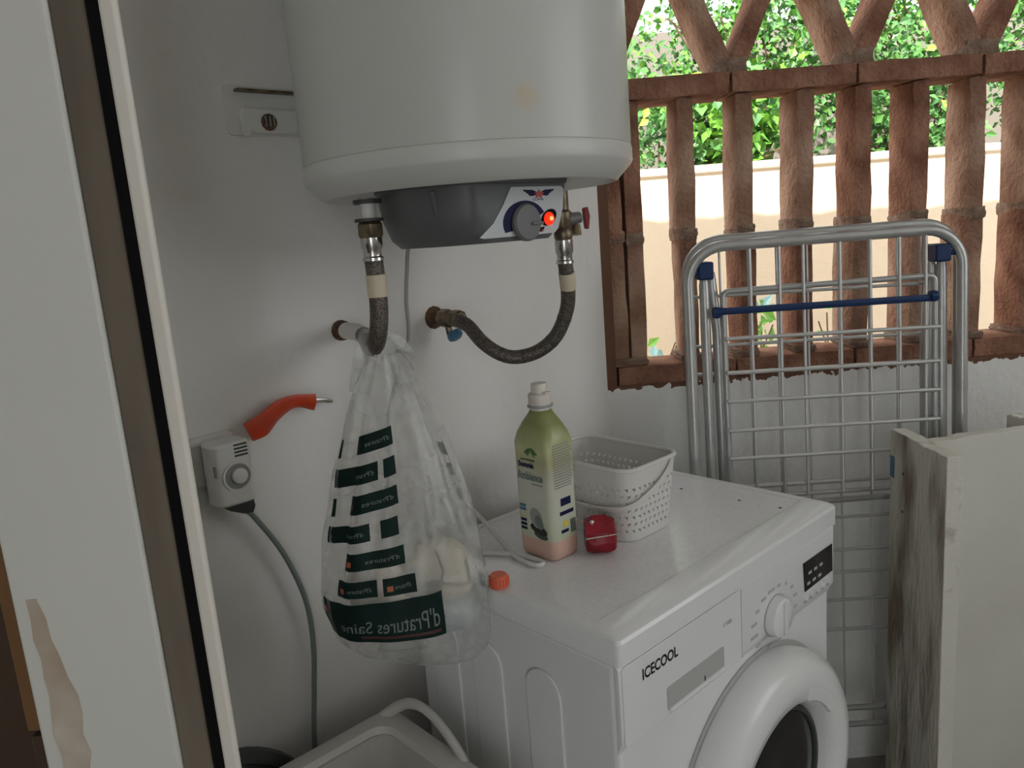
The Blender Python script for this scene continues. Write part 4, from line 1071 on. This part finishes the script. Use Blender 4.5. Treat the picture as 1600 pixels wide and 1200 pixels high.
# ================================================================== PLANK STAND
ps = Thing('plank_stand', 'weathered white wooden plank stand of upright boards beside the washing machine', 'plank stand', 'W', (0.88, 1.43, 0))
def plank(name, a, b_, th, z1, m, lab=None, side=1):
    a, b_ = Vector((a[0], a[1], 0)), Vector((b_[0], b_[1], 0))
    d = (b_ - a).normalized(); nn = Vector((d.y, -d.x, 0)) * (th * side)
    n = 10; mb = MB(); rr = random.Random(hash(name) % 97)
    outl = []
    pts = [a + (b_ - a) * (k / n) for k in range(n + 1)]
    top = [z1 + rr.uniform(-0.002, 0.002) for _ in pts]
    vs = []
    for p, t in zip(pts, top): vs += [p, p + nn, p + nn + Vector((0, 0, t + rr.uniform(-.001, .001))), p + Vector((0, 0, t))]
    fs = []
    for k in range(n):
        for q in range(4): fs.append((k * 4 + q, k * 4 + (q + 1) % 4, (k + 1) * 4 + (q + 1) % 4, (k + 1) * 4 + q))
    fs += [(0, 3, 2, 1), (n * 4, n * 4 + 1, n * 4 + 2, n * 4 + 3)]
    mb.add(vs, fs)
    o = ps.part(name, mb, m, label=lab, smooth=0, bevel=0.002)
    return o
pA = plank('upright_plank', (0.774, 1.531), (0.769, 1.318), 0.030, 0.90, 'board_worn', 'grey weathered face of the upright plank', -1)
me = pA.data
me.materials.append(M['board_edge'])
ny = [p.normal for p in me.polygons]
for p in me.polygons:
    if p.normal.z > 0.7 or p.normal.y < -0.7: p.material_index = 1
plank('cross_plank', (0.800, 1.425), (1.06, 1.480), 0.028, 0.897, 'board_white', None, -1)
plank('rear_plank', (1.030, 1.556), (1.045, 1.36 + 0.14), 0.03, 0.905, 'board_edge', None, -1)
for z_ in (0.82, 0.74):
    ps.part('nail_mark', MB().lathe([(0.0035, 0), (0.003, 0.0008)], (0.7725, 1.475, z_), (-1, 0.02, 0), 8), 'rust')
ps.part('blue_paint_mark', MB().box(0.7722, 0.7732, 1.512, 1.528, 0.80, 0.845), 'valveblue', label='smear of blue paint')

# ================================================================== GARDEN PLANTS
def leaf_quad(mb, p, d, nrm, L_, W_):
    side = d.cross(nrm).normalized()
    nrm = side.cross(d).normalized()
    a = p; t = p + d * L_
    m1 = p + d * (L_ * 0.42)
    l = m1 + side * W_ * 0.5 + nrm * W_ * 0.18; r = m1 - side * W_ * 0.5 + nrm * W_ * 0.18
    mid = p + d * (L_ * 0.5)
    mb.add([a, l, t, r, mid], [(0, 4, 1), (1, 4, 2), (2, 4, 3), (3, 4, 0)])
def bush(name, label, c, r, n, mats, seed, size=(0.03, 0.055), group='bushes above the garden wall', tag='shrub', yellow=0):
    rnd = random.Random(seed)
    t = Thing(name, label, tag, 'RW', (c[0], c[1], c[2] - r[2]), group)
    mbs = [MB() for _ in mats]
    stems = MB()
    ends = []
    for k in range(max(5, n // 120)):
        a = Vector((rnd.gauss(0, .4), rnd.gauss(0, .4), rnd.uniform(-.6, .6)))
        if a.length > 1: a.normalize()
        e = Vector(c) + Vector((a.x * r[0], a.y * r[1], a.z * r[2]))
        b0 = Vector((c[0] + rnd.uniform(-.3, .3) * r[0], c[1], c[2] - r[2]))
        m_ = (b0 + e) / 2 + Vector((rnd.uniform(-.1, .1), rnd.uniform(-.05, .05), 0)) * r[0]
        stems.tube(smooth_path([b0, m_, e], 4), 0.005, 5)
        ends.append(e)
    for k in range(n):
        while True:
            q = Vector((rnd.uniform(-1, 1), rnd.uniform(-1, 1), rnd.uniform(-1, 1)))
            if q.length <= 1: break
        q = q * (0.55 + 0.45 * rnd.random()) if rnd.random() < .3 else q
        kk = 1 + 0.25 * math.sin(5 * q.x + seed) * math.cos(4 * q.z + seed)
        p = Vector((c[0] + q.x * r[0] * kk, c[1] + q.y * r[1] * kk, c[2] + q.z * r[2] * kk))
        d = Vector((rnd.gauss(0, 1), rnd.gauss(0, 1) - 0.3, rnd.gauss(0, 1) - 0.25)).normalized()
        nr = Vector((rnd.gauss(0, .6), rnd.gauss(0, .6) - 0.7, rnd.gauss(0, .6) + 0.7)).normalized()
        L_ = rnd.uniform(*size)
        leaf_quad(mbs[rnd.randrange(len(mats))], p, d, nr, L_, L_ * rnd.uniform(0.6, 0.85))
    for mb, m in zip(mbs, mats):
        o = t.part('foliage', mb, m, smooth=0, kind='stuff')
    t.part('stem', stems, 'stem')
    if yellow:
        ym = MB()
        for k in range(yellow):
            p = Vector(c) + Vector((rnd.uniform(-.7, .7) * r[0], -r[1] * 0.9, rnd.uniform(-.7, .7) * r[2]))
            leaf_quad(ym, p, Vector((rnd.gauss(0, 1), 0, rnd.gauss(0, 1))).normalized(), Vector((0, -1, .3)), 0.05, 0.035)
        t.part('yellow_leaf', ym, 'leafyellow', smooth=0, kind='stuff')
bush('ivy_bush', 'loose trailing ivy on the garden wall nearest the heater', (0.30, 1.95, 1.74), (0.33, 0.22, 0.30), 700, ['leaf0', 'leaf1'], 1, yellow=6)
bush('young_bush', 'bright lime green young bush in the lattice gaps', (0.60, 1.90, 1.78), (0.30, 0.16, 0.26), 900, ['leaf2', 'leaf2', 'leaf1'], 2, (0.045, 0.085))
bush('climber_bush', 'tall green climber rising behind the lime green bush', (0.85, 2.25, 2.20), (0.60, 0.30, 0.40), 2600, ['leaf0', 'leaf1', 'leaf2'], 3)
bush('hedge_bush', 'dense green hedge bush behind the middle lattice bars', (1.45, 2.05, 1.86), (0.55, 0.28, 0.38), 2600, ['leaf0', 'leaf1'], 4, yellow=5)
bush('spreading_bush', 'spreading mid-green bush topping the hedge behind the zigzag bricks', (1.75, 2.35, 2.35), (0.75, 0.30, 0.45), 3000, ['leaf1', 'leaf2', 'leaf0'], 5)
bush('dark_bush', 'darker leafy bush seen through the last bars above the plank stand', (2.45, 2.10, 1.95), (0.60, 0.28, 0.50), 2400, ['leaf0', 'leaf0', 'leaf1'], 6)
bush('high_bush', 'sprawling high bush against the pale sky', (0.10, 2.6, 2.05), (0.50, 0.25, 0.45), 1300, ['leaf1', 'leaf0'], 7)
for i, (x, z, n_, lab) in enumerate([(0.09, 0.86, 9, 'small sprig with pale bluish leaves at the wall foot, lowest in view'), (0.47, 0.93, 26, 'leafy weed clump with a yellow leaf behind the drying rack'), (0.78, 0.92, 16, 'small weed beside the yellow-leaved clump at the wall foot')]):
    rnd = random.Random(30 + i)
    t = Thing('weed_sprig', lab, 'weed', 'RW', (x, 1.22, 0.5), 'weeds at the foot of the garden wall')
    mb = MB(); mb2 = MB(); st = MB()
    for k in range(5): st.tube(smooth_path([(x + rnd.uniform(-.02, .02), 1.22, 0.495), (x + rnd.uniform(-.03, .03), 1.21, 0.7), (x + rnd.uniform(-.08, .08), 1.2, z + rnd.uniform(-.02, .06))], 4), 0.003, 5)
    for k in range(n_):
        p = Vector((x + rnd.gauss(0, .055), 1.2 + rnd.uniform(-.05, .05), z + rnd.uniform(-.12, .09)))
        leaf_quad(mb2 if k % 4 == 0 else mb, p, Vector((rnd.gauss(0, 1), rnd.gauss(0, .4), rnd.gauss(0.3, .7))).normalized(), Vector((rnd.gauss(0, .4), -.7, .6)), rnd.uniform(.04, .075), rnd.uniform(.025, .04))
    t.part('foliage', mb, 'leaf2', smooth=0, kind='stuff'); t.part('pale_leaf', mb2, 'bluish', smooth=0, kind='stuff'); t.part('stem', st, 'stem')
